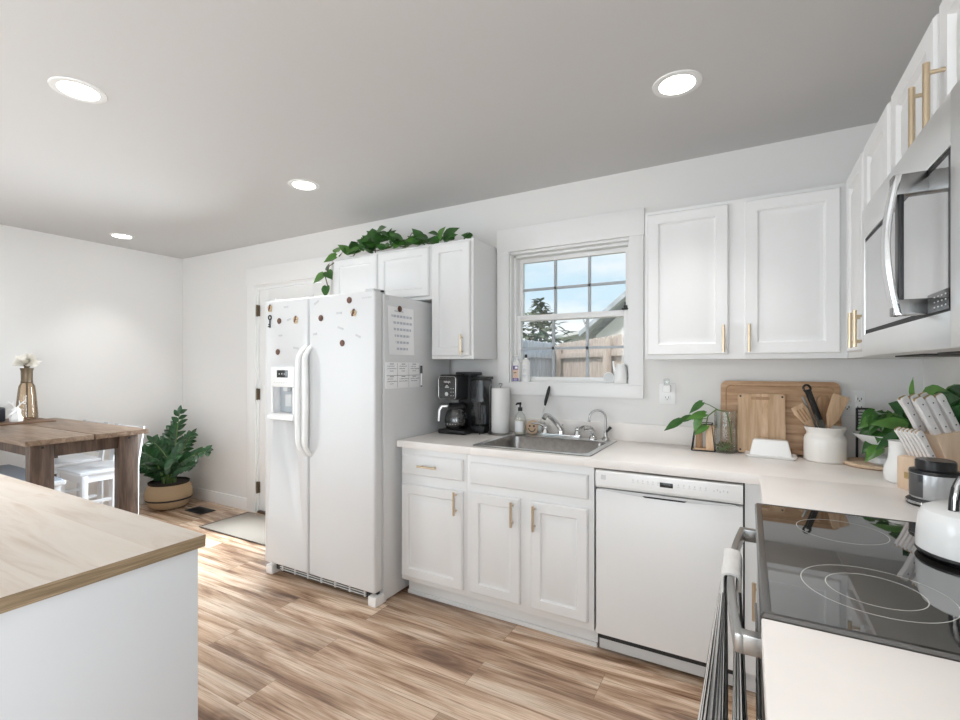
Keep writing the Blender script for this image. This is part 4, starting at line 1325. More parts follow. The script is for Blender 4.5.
# ================================================================== ON THE COUNTER, LEFT OF THE WINDOW
CZ = .9142
t = thing('coffee_maker', 'black drip coffee maker with glass carafe beside the refrigerator', 'coffee maker', (-2.27, -.19, CZ))
cx = -2.305
obj('base', MB().box(cx - .10, cx + .10, -.290, -.075, CZ, CZ + .030, .012, 3), 'black', t)
obj('tower', MB().box(cx - .03, cx + .068, -.155, -.065, CZ + .028, CZ + .375, .010, 3), 'black', t)
obj('brew_head', MB().box(cx - .095, cx + .045, -.285, -.130, CZ + .215, CZ + .375, .018, 3), 'black', t)
b = MB()
L = [rrect(-.082, .052, 0, .150, .022, 0), rrect(-.078, .048, .004, .146, .020, .006)]
R = Matrix.Translation((cx - .010, -.287, CZ + .218)) @ Matrix.Rotation(PI / 2, 4, 'X')
b = MB()
b.loops([[R @ p for p in lp] for lp in L])
hp = obj('control_panel', b, 'blackglass', t)
rim = MB().tube([R @ p for p in rrect(-.079, .049, .003, .147, .020, .006)] + [R @ rrect(-.079, .049, .003, .147, .020, .006)[0]], .0028, 6)
obj('panel_rim', rim, 'steel', hp)
b = MB()
b.lathe([(0, .0066), (.012, .0066), (.013, .0085), (.009, .0095), (0, .0095)], n=20, mtx=R @ Matrix.Translation((-.018, .035, 0)))
for k in range(3):
    for q in range(2):
        b.box(.012 + q * .017, .017 + q * .017, .024 + k * .022, .028 + k * .022, .006, .0072, mtx=R)
b.box(-.030, -.002, .075, .082, .006, .0072, mtx=R).box(-.024, -.010, .085, .090, .006, .0072, mtx=R)
obj('dial', b, 'greyplastic', hp)
# maker's name in small pale capitals
fc = bpy.data.curves.new('brand', 'FONT'); fc.body = 'NINJA'; fc.size = .018; fc.align_x = 'CENTER'; fc.extrude = .0004
to = bpy.data.objects.new('tmp_text', fc); COL.objects.link(to)
bpy.context.view_layer.update()
me = bpy.data.meshes.new_from_object(to.evaluated_get(bpy.context.evaluated_depsgraph_get()))
bpy.data.objects.remove(to)
b = MB(); b.bm.from_mesh(me); bmesh.ops.transform(b.bm, matrix=R @ Matrix.Translation((-.014, .106, .0068)), verts=b.bm.verts)
obj('brand_lettering', b, 'white', hp)
C0 = (cx - .005, -.215, CZ + .032)
cf_ = obj('carafe', MB().lathe([(0, .003), (.062, .003), (.074, .018), (.076, .05), (.070, .085), (.056, .118), (.050, .130)], C0, 32), 'carafe', t)
obj('carafe_lid', MB().lathe([(.050, .122), (.058, .126), (.060, .140), (.045, .160), (.0, .165)], C0, 28), 'black', cf_)
ha = math.radians(215)
hdx, hdy = math.cos(ha), math.sin(ha)
obj('carafe_handle', MB().tube([(C0[0] + hdx * .050, C0[1] + hdy * .050, C0[2] + .142), (C0[0] + hdx * .092, C0[1] + hdy * .092, C0[2] + .140), (C0[0] + hdx * .108, C0[1] + hdy * .108, C0[2] + .115), (C0[0] + hdx * .112, C0[1] + hdy * .112, C0[2] + .045)], [.014, .014, .013, .011], 12), ['steelpale'], cf_, label='black and silver carafe handle')
b = MB()
for k in range(5):
    b.box(C0[0] - .004 + .02 * (k - 2), C0[0] + .004 + .02 * (k - 2), C0[1] - .0765, C0[1] - .0755, C0[2] + .030, C0[2] + .034)
obj('carafe_marks', b, 'greyplastic', cf_)
obj('water_tank', MB().box(cx + .071, cx + .170, -.170, -.050, CZ + .045, CZ + .345, .014, 3), 'smoke', t)
obj('tank_lid', MB().box(cx + .069, cx + .176, -.178, -.046, CZ + .343, CZ + .362, .006), 'black', t)
obj('tank_base', MB().box(cx + .066, cx + .174, -.175, -.048, CZ, CZ + .048, .008), 'black', t)
obj('top_lid', MB().box(cx - .02, cx + .10, -.205, -.060, CZ + .370, CZ + .392, .008), 'black', t)
obj('frother_arm', MB().box(cx + .152, cx + .170, -.215, -.195, CZ + .085, CZ + .205, .006).cyl((cx + .161, -.205, CZ + .0), (cx + .161, -.205, CZ + .09), .004).box(cx + .150, cx + .166, -.20, -.16, CZ + .18, CZ + .20, .003), 'black', t)

t = thing('paper_towel_holder', 'white paper towel roll on a wire stand beside the coffee maker', 'paper towel holder', (-2.045, -.100, CZ))
Q = (-2.045, -.110, CZ)
obj('base', MB().lathe([(0, 0), (.080, 0), (.082, .004), (.078, .009), (0, .009)], Q, 36).tube([(Q[0] + .078 * math.cos(a), Q[1] + .078 * math.sin(a), CZ + .012) for a in [2 * PI * k / 24 for k in range(25)]], .003, 6), 'steel', t)
obj('roll', MB().lathe([(.018, .012), (.056, .012), (.058, .016), (.058, .286), (.056, .290), (.018, .290)], Q, 36), 'whitematte', t)
pts = [(Q[0], Q[1], CZ + .008), (Q[0], Q[1], CZ + .300)] + [(Q[0] + .012 * math.sin(a), Q[1], CZ + .310 + .010 * (1 - math.cos(a)) / 2) for a in (.8, 1.6, 2.4, 3.1, 3.9, 4.7, 5.5)]
obj('rod', MB().tube(pts, .003, 8), 'steel', t)
obj('tension_arm', MB().tube([(Q[0] - .066, Q[1] - .020, CZ + .006), (Q[0] - .066, Q[1] - .020, CZ + .300), (Q[0] - .058, Q[1] - .02, CZ + .320), (Q[0] - .050, Q[1] - .020, CZ + .300)], .0025, 7), 'steel', t)

t = thing('soap_bottle', 'cream soap bottle with a dark pump at the left corner of the sink', 'soap bottle', (-1.905, -.118, DZ))
Q = (-1.905, -.118, DZ)
obj('bottle', MB().lathe([(0, .002), (.030, .002), (.033, .006), (.033, .105), (.030, .120), (.014, .138), (.012, .150)], Q, 28), 'jarglass', t)
obj('soap', MB().lathe([(0, .004), (.030, .004), (.0318, .008), (.0318, .090), (0, .090)], Q, 28), 'soapcream', t)
obj('label', MB().sheet([[(Q[0] + .0333 * math.cos(a), Q[1] + .0333 * math.sin(a), DZ + z) for a in [math.radians(205 + 13 * k) for k in range(10)]] for z in (.02, .085)]), 'paper', t)
obj('pump', MB().cyl((Q[0], Q[1], DZ + .146), (Q[0], Q[1], DZ + .168), .014).cyl((Q[0], Q[1], DZ + .168), (Q[0], Q[1], DZ + .190), .005).tube([(Q[0] + .006, Q[1], DZ + .192), (Q[0] - .012, Q[1] - .016, DZ + .192), (Q[0] - .018, Q[1] - .022, DZ + .184)], [.008, .007, .005], 8), 'blackmatte', t)
t = thing('scrub_sponge', 'round tan scrub sponge with a cut-out smile beside the soap bottle', 'sponge', (-1.845, -.075, DZ))
Rs = Matrix.Translation((-1.840, -.074, DZ + .043)) @ Matrix.Rotation(PI / 2, 4, 'X')
obj('sponge_body', MB().lathe([(0, -.012), (.038, -.012), (.043, -.006), (.043, .008), (.038, .014), (0, .014)], n=28, mtx=Rs), 'sponge', t)
b = MB()
for q in (-1, 1):
    b.lathe([(0, .0135), (.006, .0135), (.006, .0150), (0, .0150)], n=14, mtx=Rs @ Matrix.Translation((q * .014, .010, 0)))
b.tube([Rs @ Vector((.022 * math.cos(a), -.004 + .020 * math.sin(a), .0145)) for a in [PI + PI * k / 10 for k in range(11)]], .0028, 6)
obj('cut_outs', b, 'blackmatte', t)
t = thing('brush_holder', 'clear suction cup with a grey wire ring behind the faucet', 'brush holder', (-1.790, -.060, DZ))
obj('cup', MB().lathe([(0, .002), (.024, .002), (.026, .010), (.028, .075), (.026, .075)], (-1.792, -.063, DZ), 24), 'jarglass', t)
b = MB().tube([(-1.80 + .030 * math.cos(a), -.072 + .010 * math.sin(a), DZ + .030 + .026 * math.sin(a)) for a in [2 * PI * k / 18 for k in range(19)]], .0028, 6)
obj('ring', b, 'steel', t)
t = thing('dish_brush', 'dish brush with a long black handle leaning up behind the faucet', 'brush', (-1.79, -.06, DZ))
obj('neck', MB().tube([(-1.795, -.064, DZ + .060), (-1.765, -.050, DZ + .195)], .005, 8), 'jarglass', t)
obj('handle', MB().tube([(-1.768, -.050, DZ + .180), (-1.764, -.048, DZ + .205), (-1.752, -.044, DZ + .255), (-1.744, -.042, DZ + .290), (-1.742, -.042, DZ + .300)], [.006, .010, .0105, .008, .004], 12), 'blackmatte', t)
obj('bristle_head', MB().ball((-1.797, -.065, DZ + .042), .021, sz=1.2), 'whitematte', t)

# window sill
SZ = WZ0 + .0102
t = thing('lotion_bottle', 'white bottle with a purple and peach label in the left corner of the sill', 'bottle', (-1.990, .020, SZ))
obj('bottle', MB().box(-2.014, -1.966, -.002, .034, SZ, SZ + .130, .010, 3), 'white', t)
b = MB().box(-2.009, -1.971, -.0032, 0, SZ + .018, SZ + .095)
b.box(-2.010, -1.970, -.0036, 0, SZ + .004, SZ + .022, mi=1).box(-2.008, -1.972, -.0036, 0, SZ + .078, SZ + .103, mi=1)
b.box(-2.003, -1.985, -.0042, 0, SZ + .055, SZ + .060, mi=2, mtx=None).box(-1.995, -1.975, -.0044, -.003, SZ + .084, SZ + .098, mi=3)
for k in range(3):
    b.box(-2.003, -1.977, -.0042, -.003, SZ + .009 + k * .004, SZ + .0105 + k * .004, mi=3)
obj('label', b, ['peach', 'purple', 'ink', 'paper'], t)
obj('pump', MB().cyl((-1.990, .016, SZ + .128), (-1.990, .016, SZ + .148), .013).cyl((-1.990, .016, SZ + .148), (-1.990, .016, SZ + .165), .004).tube([(-1.983, .016, SZ + .168), (-2.006, -.001, SZ + .168)], [.007, .006], 8), 'white', t)
t = thing('spray_bottle', 'white bottle with a black nozzle and small print, second on the sill', 'bottle', (-1.930, .022, SZ))
obj('bottle', MB().lathe([(0, .0), (.026, .0), (.028, .004), (.028, .120), (.022, .140), (.011, .148), (.011, .154), (0, .154)], (-1.928, .022, SZ), 24), 'white', t)
b = MB()
for k, (wd, z) in enumerate(((.018, .104), (.024, .094), (.014, .082), (.028, .076), (.022, .070), (.030, .062), (.026, .040), (.02, .030))):
    b.box(-1.928 - wd / 2, -1.928 + wd / 2, -.0068, -.004, SZ + z, SZ + z + .003)
obj('label_print', b, 'paperink', t)
obj('nozzle', MB().cyl((-1.928, .022, SZ + .152), (-1.928, .022, SZ + .176), .009, .008), 'black', t)
t = thing('watering_can', 'small white watering can at the right end of the sill', 'watering can', (-1.305, .018, SZ))
Q = (-1.325, .020, SZ)
obj('body', MB().lathe([(0, 0), (.038, 0), (.040, .004), (.035, .07), (.026, .10), (.024, .112), (.020, .112), (.021, .10), (0, .02)], Q, 28), 'white', t)
obj('spout', MB().tube([(Q[0] - .030, Q[1], SZ + .055), (Q[0] - .040, Q[1] - .002, SZ + .10), (Q[0] - .042, Q[1] - .003, SZ + .130)], [.009, .006, .006], 10), 'white', t)
obj('handle', MB().tube([(Q[0] + .024, Q[1] + .0, SZ + .108), (Q[0] + .034, Q[1], SZ + .100), (Q[0] + .044, Q[1], SZ + .04), (Q[0] + .036, Q[1], SZ + .012)], .0028, 8), 'steel', t)
t = thing('round_ornament', 'small round pale grey ornament beside the watering can on the sill', 'ornament', (-1.392, .012, SZ))
Rs = Matrix.Translation((-1.392, .012, SZ + .033)) @ Matrix.Rotation(PI / 2, 4, 'X')
obj('disc', MB().lathe([(0, -.008), (.027, -.008), (.029, 0), (.027, .008), (0, .008)], n=28, mtx=Rs), 'greyplastic', t)
obj('rim', MB().tube([Rs @ Vector((.029 * math.cos(a), .029 * math.sin(a), .004)) for a in [2 * PI * k / 28 for k in range(29)]], .0032, 8), 'white', t)


# outlets
def outlet(x, z, w_, label, gangs):
    t = thing('wall_outlet', label, 'outlet', (x, 0, z))
    obj('cover_plate', MB().box(x - w_ / 2, x + w_ / 2, -.006, 0, z - .058, z + .058, .003), 'white', t)
    for g in range(gangs):
        gx = x + (g - (gangs - 1) / 2) * .046
        for s in (-1, 1):
            b = MB().box(gx - .016, gx + .016, -.0085, -.004, z + s * .020 - .014, z + s * .020 + .014, .003)
            b.box(gx - .008, gx - .005, -.0092, -.008, z + s * .020 - .005, z + s * .020 + .006, mi=1).box(gx + .005, gx + .008, -.0092, -.008, z + s * .020 - .005, z + s * .020 + .006, mi=1)
            b.cyl((gx, -.0092, z + s * .020 - .009), (gx, -.008, z + s * .020 - .009), .003, n=10, mi=1)
            obj('socket', b, ['white', 'blackmatte'], t)
    return t


outlet(-1.066, 1.190, .086, 'white wall outlet with a plug-in adapter right of the window', 1)
outlet(-.247, 1.170, .090, 'white double wall outlet behind the utensil crock', 2)
t = thing('plug_adapter', 'small white plug-in night light in the outlet right of the window', 'plug adapter', (-1.066, -.03, 1.20))
obj('housing', MB().box(-1.085, -1.045, -.042, -.009, 1.200, 1.240, .006), 'white', t)
obj('shade', MB().box(-1.080, -1.050, -.040, -.018, 1.238, 1.275, .008), 'jarglass', t)

# ================================================================== CUTTING BOARDS, CROCK, JAR ...
def lean_board(x0, x1, h, thick, yb, ang, r):
    """board outline standing on the counter, leaning back by ang"""
    P = [(p.x, p.y) for p in rrect(x0, x1, 0, h, r, 0, 6)]
    return P, Matrix.Translation((0, yb, CZ + math.sin(ang) * thick)) @ Matrix.Rotation(-ang, 4, 'X')


a = math.radians(9.5)
P, R = lean_board(-.800, -.300, .352, .020, -.075, a, .028)
t = thing('cutting_board', 'large brown wooden cutting board with a juice groove leaning on the wall', 'cutting board', (-.55, -.06, CZ))
obj('board', MB().prism(P, 'y', -.020, 0, .003, mtx=R), 'boardwood', t)
gr = rrect(-.775, -.325, .025, .327, .022, 0, 6)
obj('juice_groove', MB().tube([R @ Vector((p.x, -.0195, p.y)) for p in gr] + [R @ Vector((gr[0].x, -.0195, gr[0].y))], .0035, 6), 'spoondark', t)
P2, R2 = lean_board(-.722, -.520, .292, .014, -.118, math.radians(10.5), .012)
t = thing('cutting_board', 'small pale bamboo cutting board with a slotted handle in front of the large one', 'cutting board', (-.62, -.1, CZ))
obj('board', MB().prism(P2, 'y', -.014, 0, .002, mtx=R2), 'bamboo', t)
b = MB()
P3 = [(p.x, p.y) for p in rrect(-.664, -.584, .262, .277, .007, 0, 6)]
b.prism(P3, 'y', -.0146, -.012, mtx=R2)
obj('handle_slot', b, 'spoondark', t)
for qx in (-.710, -.532):
    for qz in (.014, .278):
        obj('rubber_stud', MB().cyl(R2 @ Vector((qx, -.0146, qz)), R2 @ Vector((qx, -.013, qz)), .0045, n=14), 'blackmatte', t)
b = MB()
for x, z0_, z1_ in ((-.618, .0, .292),):
    b.box(x, x + .026, -.01425, -.010, .001, .291, mtx=R2)
obj('dark_strip', b, 'spoonwood', t)

Q = (-.374, -.170, CZ)
t = thing('utensil_crock', 'cream ceramic crock holding wooden spoons and tongs', 'crock', Q)
obj('pot', MB().lathe([(0, .0), (.072, .0), (.079, .005), (.0805, .014), (.0805, .098), (.077, .112), (.070, .120), (.069, .128), (.078, .148), (.080, .154), (.076, .156), (.068, .130), (.068, .118), (.072, .10), (.070, .02), (0, .015)], Q, 44), 'ceramic', t)


def frame(base, top, facing):
    """matrix: local z along the utensil, local y faces the viewer"""
    base, top = Vector(base), Vector(top)
    z = (top - base).normalized()
    y = Vector(facing); y = (y - z * y.dot(z)).normalized()
    x = y.cross(z)
    return Matrix.Translation(base) @ Matrix(((x.x, y.x, z.x, 0), (x.y, y.y, z.y, 0), (x.z, y.z, z.z, 0), (0, 0, 0, 1))), (top - base).length


def utensil(kind, name, base, top, label, m1, facing=(.35, -1, 0)):
    b0 = Vector(Q)
    base = b0 + Vector(base); top = b0 + Vector(top)
    Mx, L_ = frame(base, top, facing)
    t = thing(name, label, 'utensil', base, 0, 'utensils in the crock')
    if kind == 'spoon':
        pr = [(-.006, 0), (.006, 0), (.007, L_ * .55), (.020, L_ * .68), (.030, L_ * .82), (.027, L_ * .94), (.015, L_), (-.015, L_), (-.027, L_ * .94), (-.030, L_ * .82), (-.020, L_ * .68), (-.007, L_ * .55)]
        obj('spoon', MB().prism(pr, 'y', -.005, .005, .002, mtx=Mx), m1, t)
    elif kind == 'slotted':
        pr = [(-.006, 0), (.006, 0), (.007, L_ * .55), (.022, L_ * .68), (.031, L_ * .85), (.026, L_ * .97), (-.026, L_ * .97), (-.031, L_ * .85), (-.022, L_ * .68), (-.007, L_ * .55)]
        obj('spoon', MB().prism(pr, 'y', -.005, .005, .002, mtx=Mx), m1, t)
        s_ = MB()
        for q in (-.013, 0, .013):
            s_.box(q - .0030, q + .0030, .0045, .0058, L_ * .68, L_ * .90, mtx=Mx)
        obj('slots', s_, 'spoondark', t)
    elif kind == 'spatula':
        pr = [(-.007, 0), (.007, 0), (.008, L_ * .50), (.028, L_ * .66), (.034, L_ * .97), (.030, L_), (-.034, L_ * 1.0), (-.036, L_ * .97), (-.026, L_ * .64), (-.008, L_ * .50)]
        obj('spatula', MB().prism(pr, 'y', -.003, .003, .001, mtx=Mx), m1, t)
    elif kind == 'rod':
        b = MB().tube([Mx @ Vector((0, 0, 0)), Mx @ Vector((0, 0, L_))], [.005, .006], 10)
        obj('handle', b, m1, t)
    elif kind == 'white_spoon':
        b = MB().tube([Mx @ Vector((0, 0, 0)), Mx @ Vector((0, 0, L_ * .7))], .005, 8)
        b.lathe([(0, 0), (.016, .006), (.024, .03), (.020, .055), (.0, .066)], n=16, sy=.35, mtx=Mx @ Matrix.Translation((0, 0, L_ * .66)))
        obj('spoon', b, m1, t)
    elif kind == 'tongs':
        for q in (-1, 1):
            b = MB().prism([(-.008, 0), (.008, 0), (.011, L_ * .55), (.009, L_ * .62), (-.009, L_ * .62), (-.011, L_ * .55)], 'y', q * .004, q * .006, mtx=Mx)
            obj('jaw', b, 'steel', t)
            b = MB().box(-.010, .010, min(q * .003, q * .013), max(q * .003, q * .013), L_ * .52, L_ * .95, .004, mtx=Mx)
            obj('grip', b, 'black', t)
        ring = MB().tube([Mx @ Vector((.014 * math.cos(a), 0, L_ * .965 + .016 * math.sin(a))) for a in [2 * PI * k / 20 for k in range(21)]], .005, 8)
        obj('hanging_ring', ring, 'black', t)
    return t


utensil('slotted', 'slotted_spoon', (.030, .010, .02), (-.110, .010, .252), 'pale slotted wooden spoon leaning left out of the crock', 'spoonwood')
utensil('rod', 'steel_utensil', (.022, .030, .02), (-.080, .040, .285), 'thin grey steel utensil handle leaning left, behind the slotted spoon', 'steel')
utensil('rod', 'steel_utensil', (.010, -.010, .02), (-.052, .000, .278), 'thin grey steel utensil handle leaning left, beside the tongs', 'steelpale')
utensil('tongs', 'tongs', (.030, -.030, .02), (-.072, -.010, .338), 'steel tongs with black grips and a ring standing in the crock', 'steel')
utensil('spoon', 'wooden_spoon', (-.005, .000, .02), (-.004, .020, .295), 'brown broad wooden spoon upright in the middle of the crock', 'spoondark')
utensil('white_spoon', 'white_spoon', (-.020, .030, .02), (.052, .030, .270), 'white plastic spoon half hidden behind the pale spatula', 'white')
utensil('spatula', 'wooden_spatula', (-.030, -.020, .02), (.058, -.005, .298), 'pale flat wooden spatula leaning right out of the crock', 'spoonwood')

t = thing('butter_dish', 'white rectangular butter dish with a lid in front of the boards', 'butter dish', (-.585, -.185, CZ), math.radians(-3))
b = MB().loops([rrect(-.092, .092, -.045, .045, .012, 0), rrect(-.101, .101, -.056, .056, .014, .010), rrect(-.104, .104, -.058, .058, .014, .014), rrect(-.098, .098, -.052, .052, .012, .013)])
obj('dish', b, 'white', t, True)
b = MB().loops([rrect(-.086, .086, -.042, .042, .010, .012), rrect(-.084, .084, -.040, .040, .010, .016), rrect(-.071, .071, -.030, .030, .010, .078), rrect(-.065, .065, -.025, .025, .010, .083)])
obj('lid', b, 'white', t, True)

Q2 = (-.776, -.150, CZ)
t = thing('glass_jar', 'clear glass jar of water with tangled roots in front of the cutting boards', 'jar', Q2)
obj('glass', MB().lathe([(0, .002), (.045, .002), (.051, .006), (.053, .02), (.050, .12), (.048, .200), (.050, .204), (.047, .204), (.045, .12)], Q2, 32), 'jarglass', t)
rb = MB()
rnd = random.Random(9)
for k in range(46):
    p = Vector(Q2) + Vector((rnd.uniform(-.026, .026), rnd.uniform(-.026, .026), rnd.uniform(.010, .040)))
    rb.tube([p, p + Vector((rnd.uniform(-.02, .02), rnd.uniform(-.02, .02), rnd.uniform(-.004, .012))), p + Vector((rnd.uniform(-.015, .015), rnd.uniform(-.015, .015), rnd.uniform(0, .018)))], .0035, 5, mi=rnd.choice((0, 1)))
obj('roots', rb, ['water', 'stem'], t)
t = thing('pothos_cutting', 'pothos cutting with a few leaves hanging left out of the glass jar', 'plant', Q2)
b = MB().tube([(Q2[0] + .03, Q2[1], CZ + .05), (Q2[0] + .02, Q2[1], CZ + .15), (Q2[0] + .005, Q2[1] - .01, CZ + .205), (Q2[0] - .040, Q2[1] - .02, CZ + .212), (Q2[0] - .075, Q2[1] - .02, CZ + .180), (Q2[0] - .085, Q2[1] - .02, CZ + .130)], .0032, 7)
b.tube([(Q2[0] - .03, Q2[1] - .02, CZ + .212), (Q2[0] - .07, Q2[1] - .02, CZ + .235), (Q2[0] - .100, Q2[1] - .02, CZ + .245)], .0022, 6)
b.tube([(Q2[0] - .08, Q2[1] - .02, CZ + .165), (Q2[0] - .13, Q2[1] - .02, CZ + .165), (Q2[0] - .20, Q2[1] - .02, CZ + .150)], .0022, 6)
obj('stem', b, 'stem', t)
fo = MB()
X0, Y0 = Q2[0], Q2[1] - .025
for dx, dz, ax, az, L_, mi in ((-.100, .247, -.75, -.65, .085, 0), (-.085, .190, -1.0, -.30, .100, 1), (-.150, .170, -1.0, -.35, .080, 0), (-.200, .150, -1.0, -.62, .100, 0), (-.110, .175, -.35, -.9, .085, 1), (-.078, .130, -.75, -.55, .080, 1)):
    fo.leaf((X0 + dx, Y0, CZ + dz), (ax, -.18, az), (.0, -.75, .65), L_, L_ * .48, .12, True, mi)
obj('foliage', fo, ['leaf', 'leaflight'], t)
t = thing('propagation_stand', 'black wire and wood stand left of the glass jar', 'plant stand', (-.872, -.13, CZ))
wf = MB()
for y in (-.175, -.105):
    wf.tube([(-.927, y, CZ + .004), (-.820, y, CZ + .004), (-.834, y, CZ + .138), (-.910, y, CZ + .138), (-.927, y, CZ + .004)], .0030, 6)
for x, z in ((-.927, .004), (-.820, .004), (-.834, .138), (-.910, .138)):
    wf.cyl((x, -.175, CZ + z), (x, -.105, CZ + z), .0030, n=8)
obj('wire_frame', wf, 'blackmatte', t)
obj('wood_upright', MB().box(-.862, -.824, -.168, -.112, CZ + .007, CZ + .130, .002), 'spoonwood', t)
obj('wood_upright', MB().box(-.910, -.880, -.150, -.115, CZ + .010, CZ + .130, .002), 'spoondark', t, label='darker wood upright at the back')
obj('wood_base', MB().box(-.917, -.828, -.172, -.108, CZ + .0065, CZ + .014, .002), 'bamboo', t)

# corner: round tray, planter, wire rack, second plant, jar
TQ = (-.205, -.205, CZ)
t = thing('round_tray', 'round pale wooden tray under the white planter in the counter corner', 'tray', TQ)
obj('tray', MB().lathe([(0, 0), (.098, 0), (.108, .004), (.112, .014), (.108, .018), (.098, .013), (0, .012)], TQ, 44), 'blockwood', t)
PQ = (-.163, -.185, CZ + .0125)
t = thing('corner_pothos', 'pothos in a flared white footed planter on the round tray', 'plant', PQ)
obj('planter', MB().lathe([(0, 0), (.060, .0), (.066, .006), (.064, .028), (.050, .042), (.038, .048), (.040, .056), (.078, .085), (.112, .120), (.115, .125), (.108, .124), (.066, .088), (0, .080)], PQ, 44), 'white', t)
obj('soil', MB().lathe([(0, .106), (.07, .104), (.082, .108)], PQ, 24), 'soil', t)
fo, st = MB(), MB()
rnd = random.Random(17)
cr = Vector(PQ) + Vector((0, 0, .11))
lv = []
for k in range(34):
    a = rnd.uniform(0, 2 * PI)
    if k < 22: a = rnd.uniform(PI * 1.15, PI * 1.95)
    rr = rnd.uniform(.03, .095)
    zz = rnd.uniform(-.05, .115)
    lv.append((cr + Vector((rr * math.cos(a), rr * math.sin(a) * .9, zz)), a, rnd.uniform(.06, .095), rnd.uniform(-.8, .3)))
lv.append((cr + Vector((-.085, -.06, .085)), PI * 1.02, .06, -.1))
lv.append((cr + Vector((-.045, -.10, -.03)), PI * 1.25, .085, -.5))
for p, a, L_, e in lv:
    p.y = min(p.y, -.115); p.x = max(min(p.x, -.09), -.205)
    st.tube([cr, (cr + p) / 2 + Vector((0, 0, .03)), p], .0025, 5)
    fo.leaf(p, (math.cos(a) * math.cos(e), math.sin(a) * math.cos(e), math.sin(e)), (-.2, -.8, .7), L_, L_ * .62, .3, True, rnd.choice((0, 0, 1)))
for v in fo.bm.verts:
    v.co.y = min(v.co.y, -.03); v.co.x = min(v.co.x, -.03)
    if v.co.z < CZ + .02: v.co.z = CZ + .02
obj('stem', st, 'stem', t)
obj('foliage', fo, ['leaf', 'leaflight'], t)
t = thing('wire_rack', 'small black wire rack behind the corner pothos', 'rack', (-.215, -.06, CZ))
b = MB()
for x in (-.240, -.190):
    b.cyl((x, -.060, CZ), (x, -.060, CZ + .235), .003, n=8).cyl((x, -.035, CZ), (x, -.035, CZ + .235), .003, n=8)
for k in range(9):
    z = CZ + .120 + k * .014
    b.cyl((-.240, -.060, z), (-.190, -.060, z), .0024, n=6)
for z in (CZ + .235, CZ + .004):
    b.tube([(-.240, -.060, z), (-.190, -.060, z), (-.190, -.035, z), (-.240, -.035, z), (-.240, -.060, z)], .003, 6)
obj('wire', b, 'blackmatte', t)

GQ = (-.100, -.440, CZ)
t = thing('leafy_plant', 'large dark-leaved plant in a white pot behind the knife block', 'plant', GQ)
obj('pot', MB().lathe([(0, 0), (.046, 0), (.050, .004), (.064, .110), (.066, .118), (.060, .118), (.056, .10), (0, .098)], GQ, 36), 'white', t)
obj('soil', MB().lathe([(0, .1), (.057, .1)], GQ, 24), 'soil', t)
fo, st = MB(), MB()
c0 = Vector(GQ) + Vector((0, 0, .10))
# big dark leaves seen over the knives, and smaller ones spilling forward
for dx, dy, dz, ax, ay, az, L_, W_, mi in ((-.03, -.11, .225, .4, -.6, .15, .085, .07, 1), (-.02, -.14, .20, .5, -.8, -.15, .13, .10, 0), (.020, -.13, .195, .15, -.35, .30, .12, .10, 1), (.05, -.15, .205, .35, -.7, -.10, .17, .13, 0), (.06, -.12, .150, .25, -.75, -.30, .15, .10, 0), (.06, -.06, .090, .2, -.8, -.4, .11, .08, 0),
                                           (-.04, -.03, .205, -.15, -.2, .75, .085, .03, 1), (.0, .08, .15, -.5, .5, .2, .12, .08, 0), (-.05, .05, .06, -.8, .1, -.5, .11, .075, 0), (-.05, .02, .10, -.9, -.1, .1, .11, .07, 1), (.03, .10, .07, .2, .8, -.2, .12, .08, 0), (-.03, -.06, .14, -.6, -.5, .3, .09, .06, 0), (.06, -.20, .19, .2, -.9, .2, .12, .09, 0), (.02, -.15, .21, .4, -.6, .5, .10, .08, 0)):
    p = c0 + Vector((dx, dy, dz))
    st.tube([c0 + Vector((dx * .1, dy * .1, -.01)), c0 + Vector((dx * .5, dy * .45, dz * .7)), p], .0035, 6)
    fo.leaf(p, (ax, ay, az), (-.75, -.4, .5), L_, W_, .15, True, mi)
for v in fo.bm.verts:
    v.co.x = min(v.co.x, -.006)
obj('stem', st, 'stem', t)
obj('foliage', fo, ['leafdark', 'leaflight'], t)
Q5 = (-.190, -.528, CZ)
solo('ceramic_jar', MB().lathe([(0, 0), (.034, 0), (.044, .008), (.050, .035), (.046, .060), (.036, .085), (.033, .11), (.034, .150), (.036, .154), (.032, .154), (.030, .11), (0, .10)], Q5, 36), 'white', 'white ceramic jar with a round belly half hidden behind the knife block', 'jar')

# knife block turned a little towards the camera; local origin at its left front corner, front face at x = 0
t = thing('knife_block', 'pale beech knife block with white-handled knives on the right counter', 'knife block', (-.218, -.618, CZ), math.radians(27))
KM = Matrix.Translation((-.218, -.618, CZ)) @ Matrix.Rotation(math.radians(27), 4, 'Z')
obj('lower_block', MB().prism([(0, 0), (.074, 0), (.074, .122), (.0, .112)], 'y', -.110, 0, .002), 'blockwood', t, True)
obj('upper_block', MB().prism([(.075, 0), (.185, 0), (.140, .216), (.038, .198), (.074, .100)], 'y', -.110, 0, .002), 'blockwood', t, True)
obj('maker_plate', MB().box(-.0012, .001, -.072, -.030, .040, .062), 'goldpale', t, True)


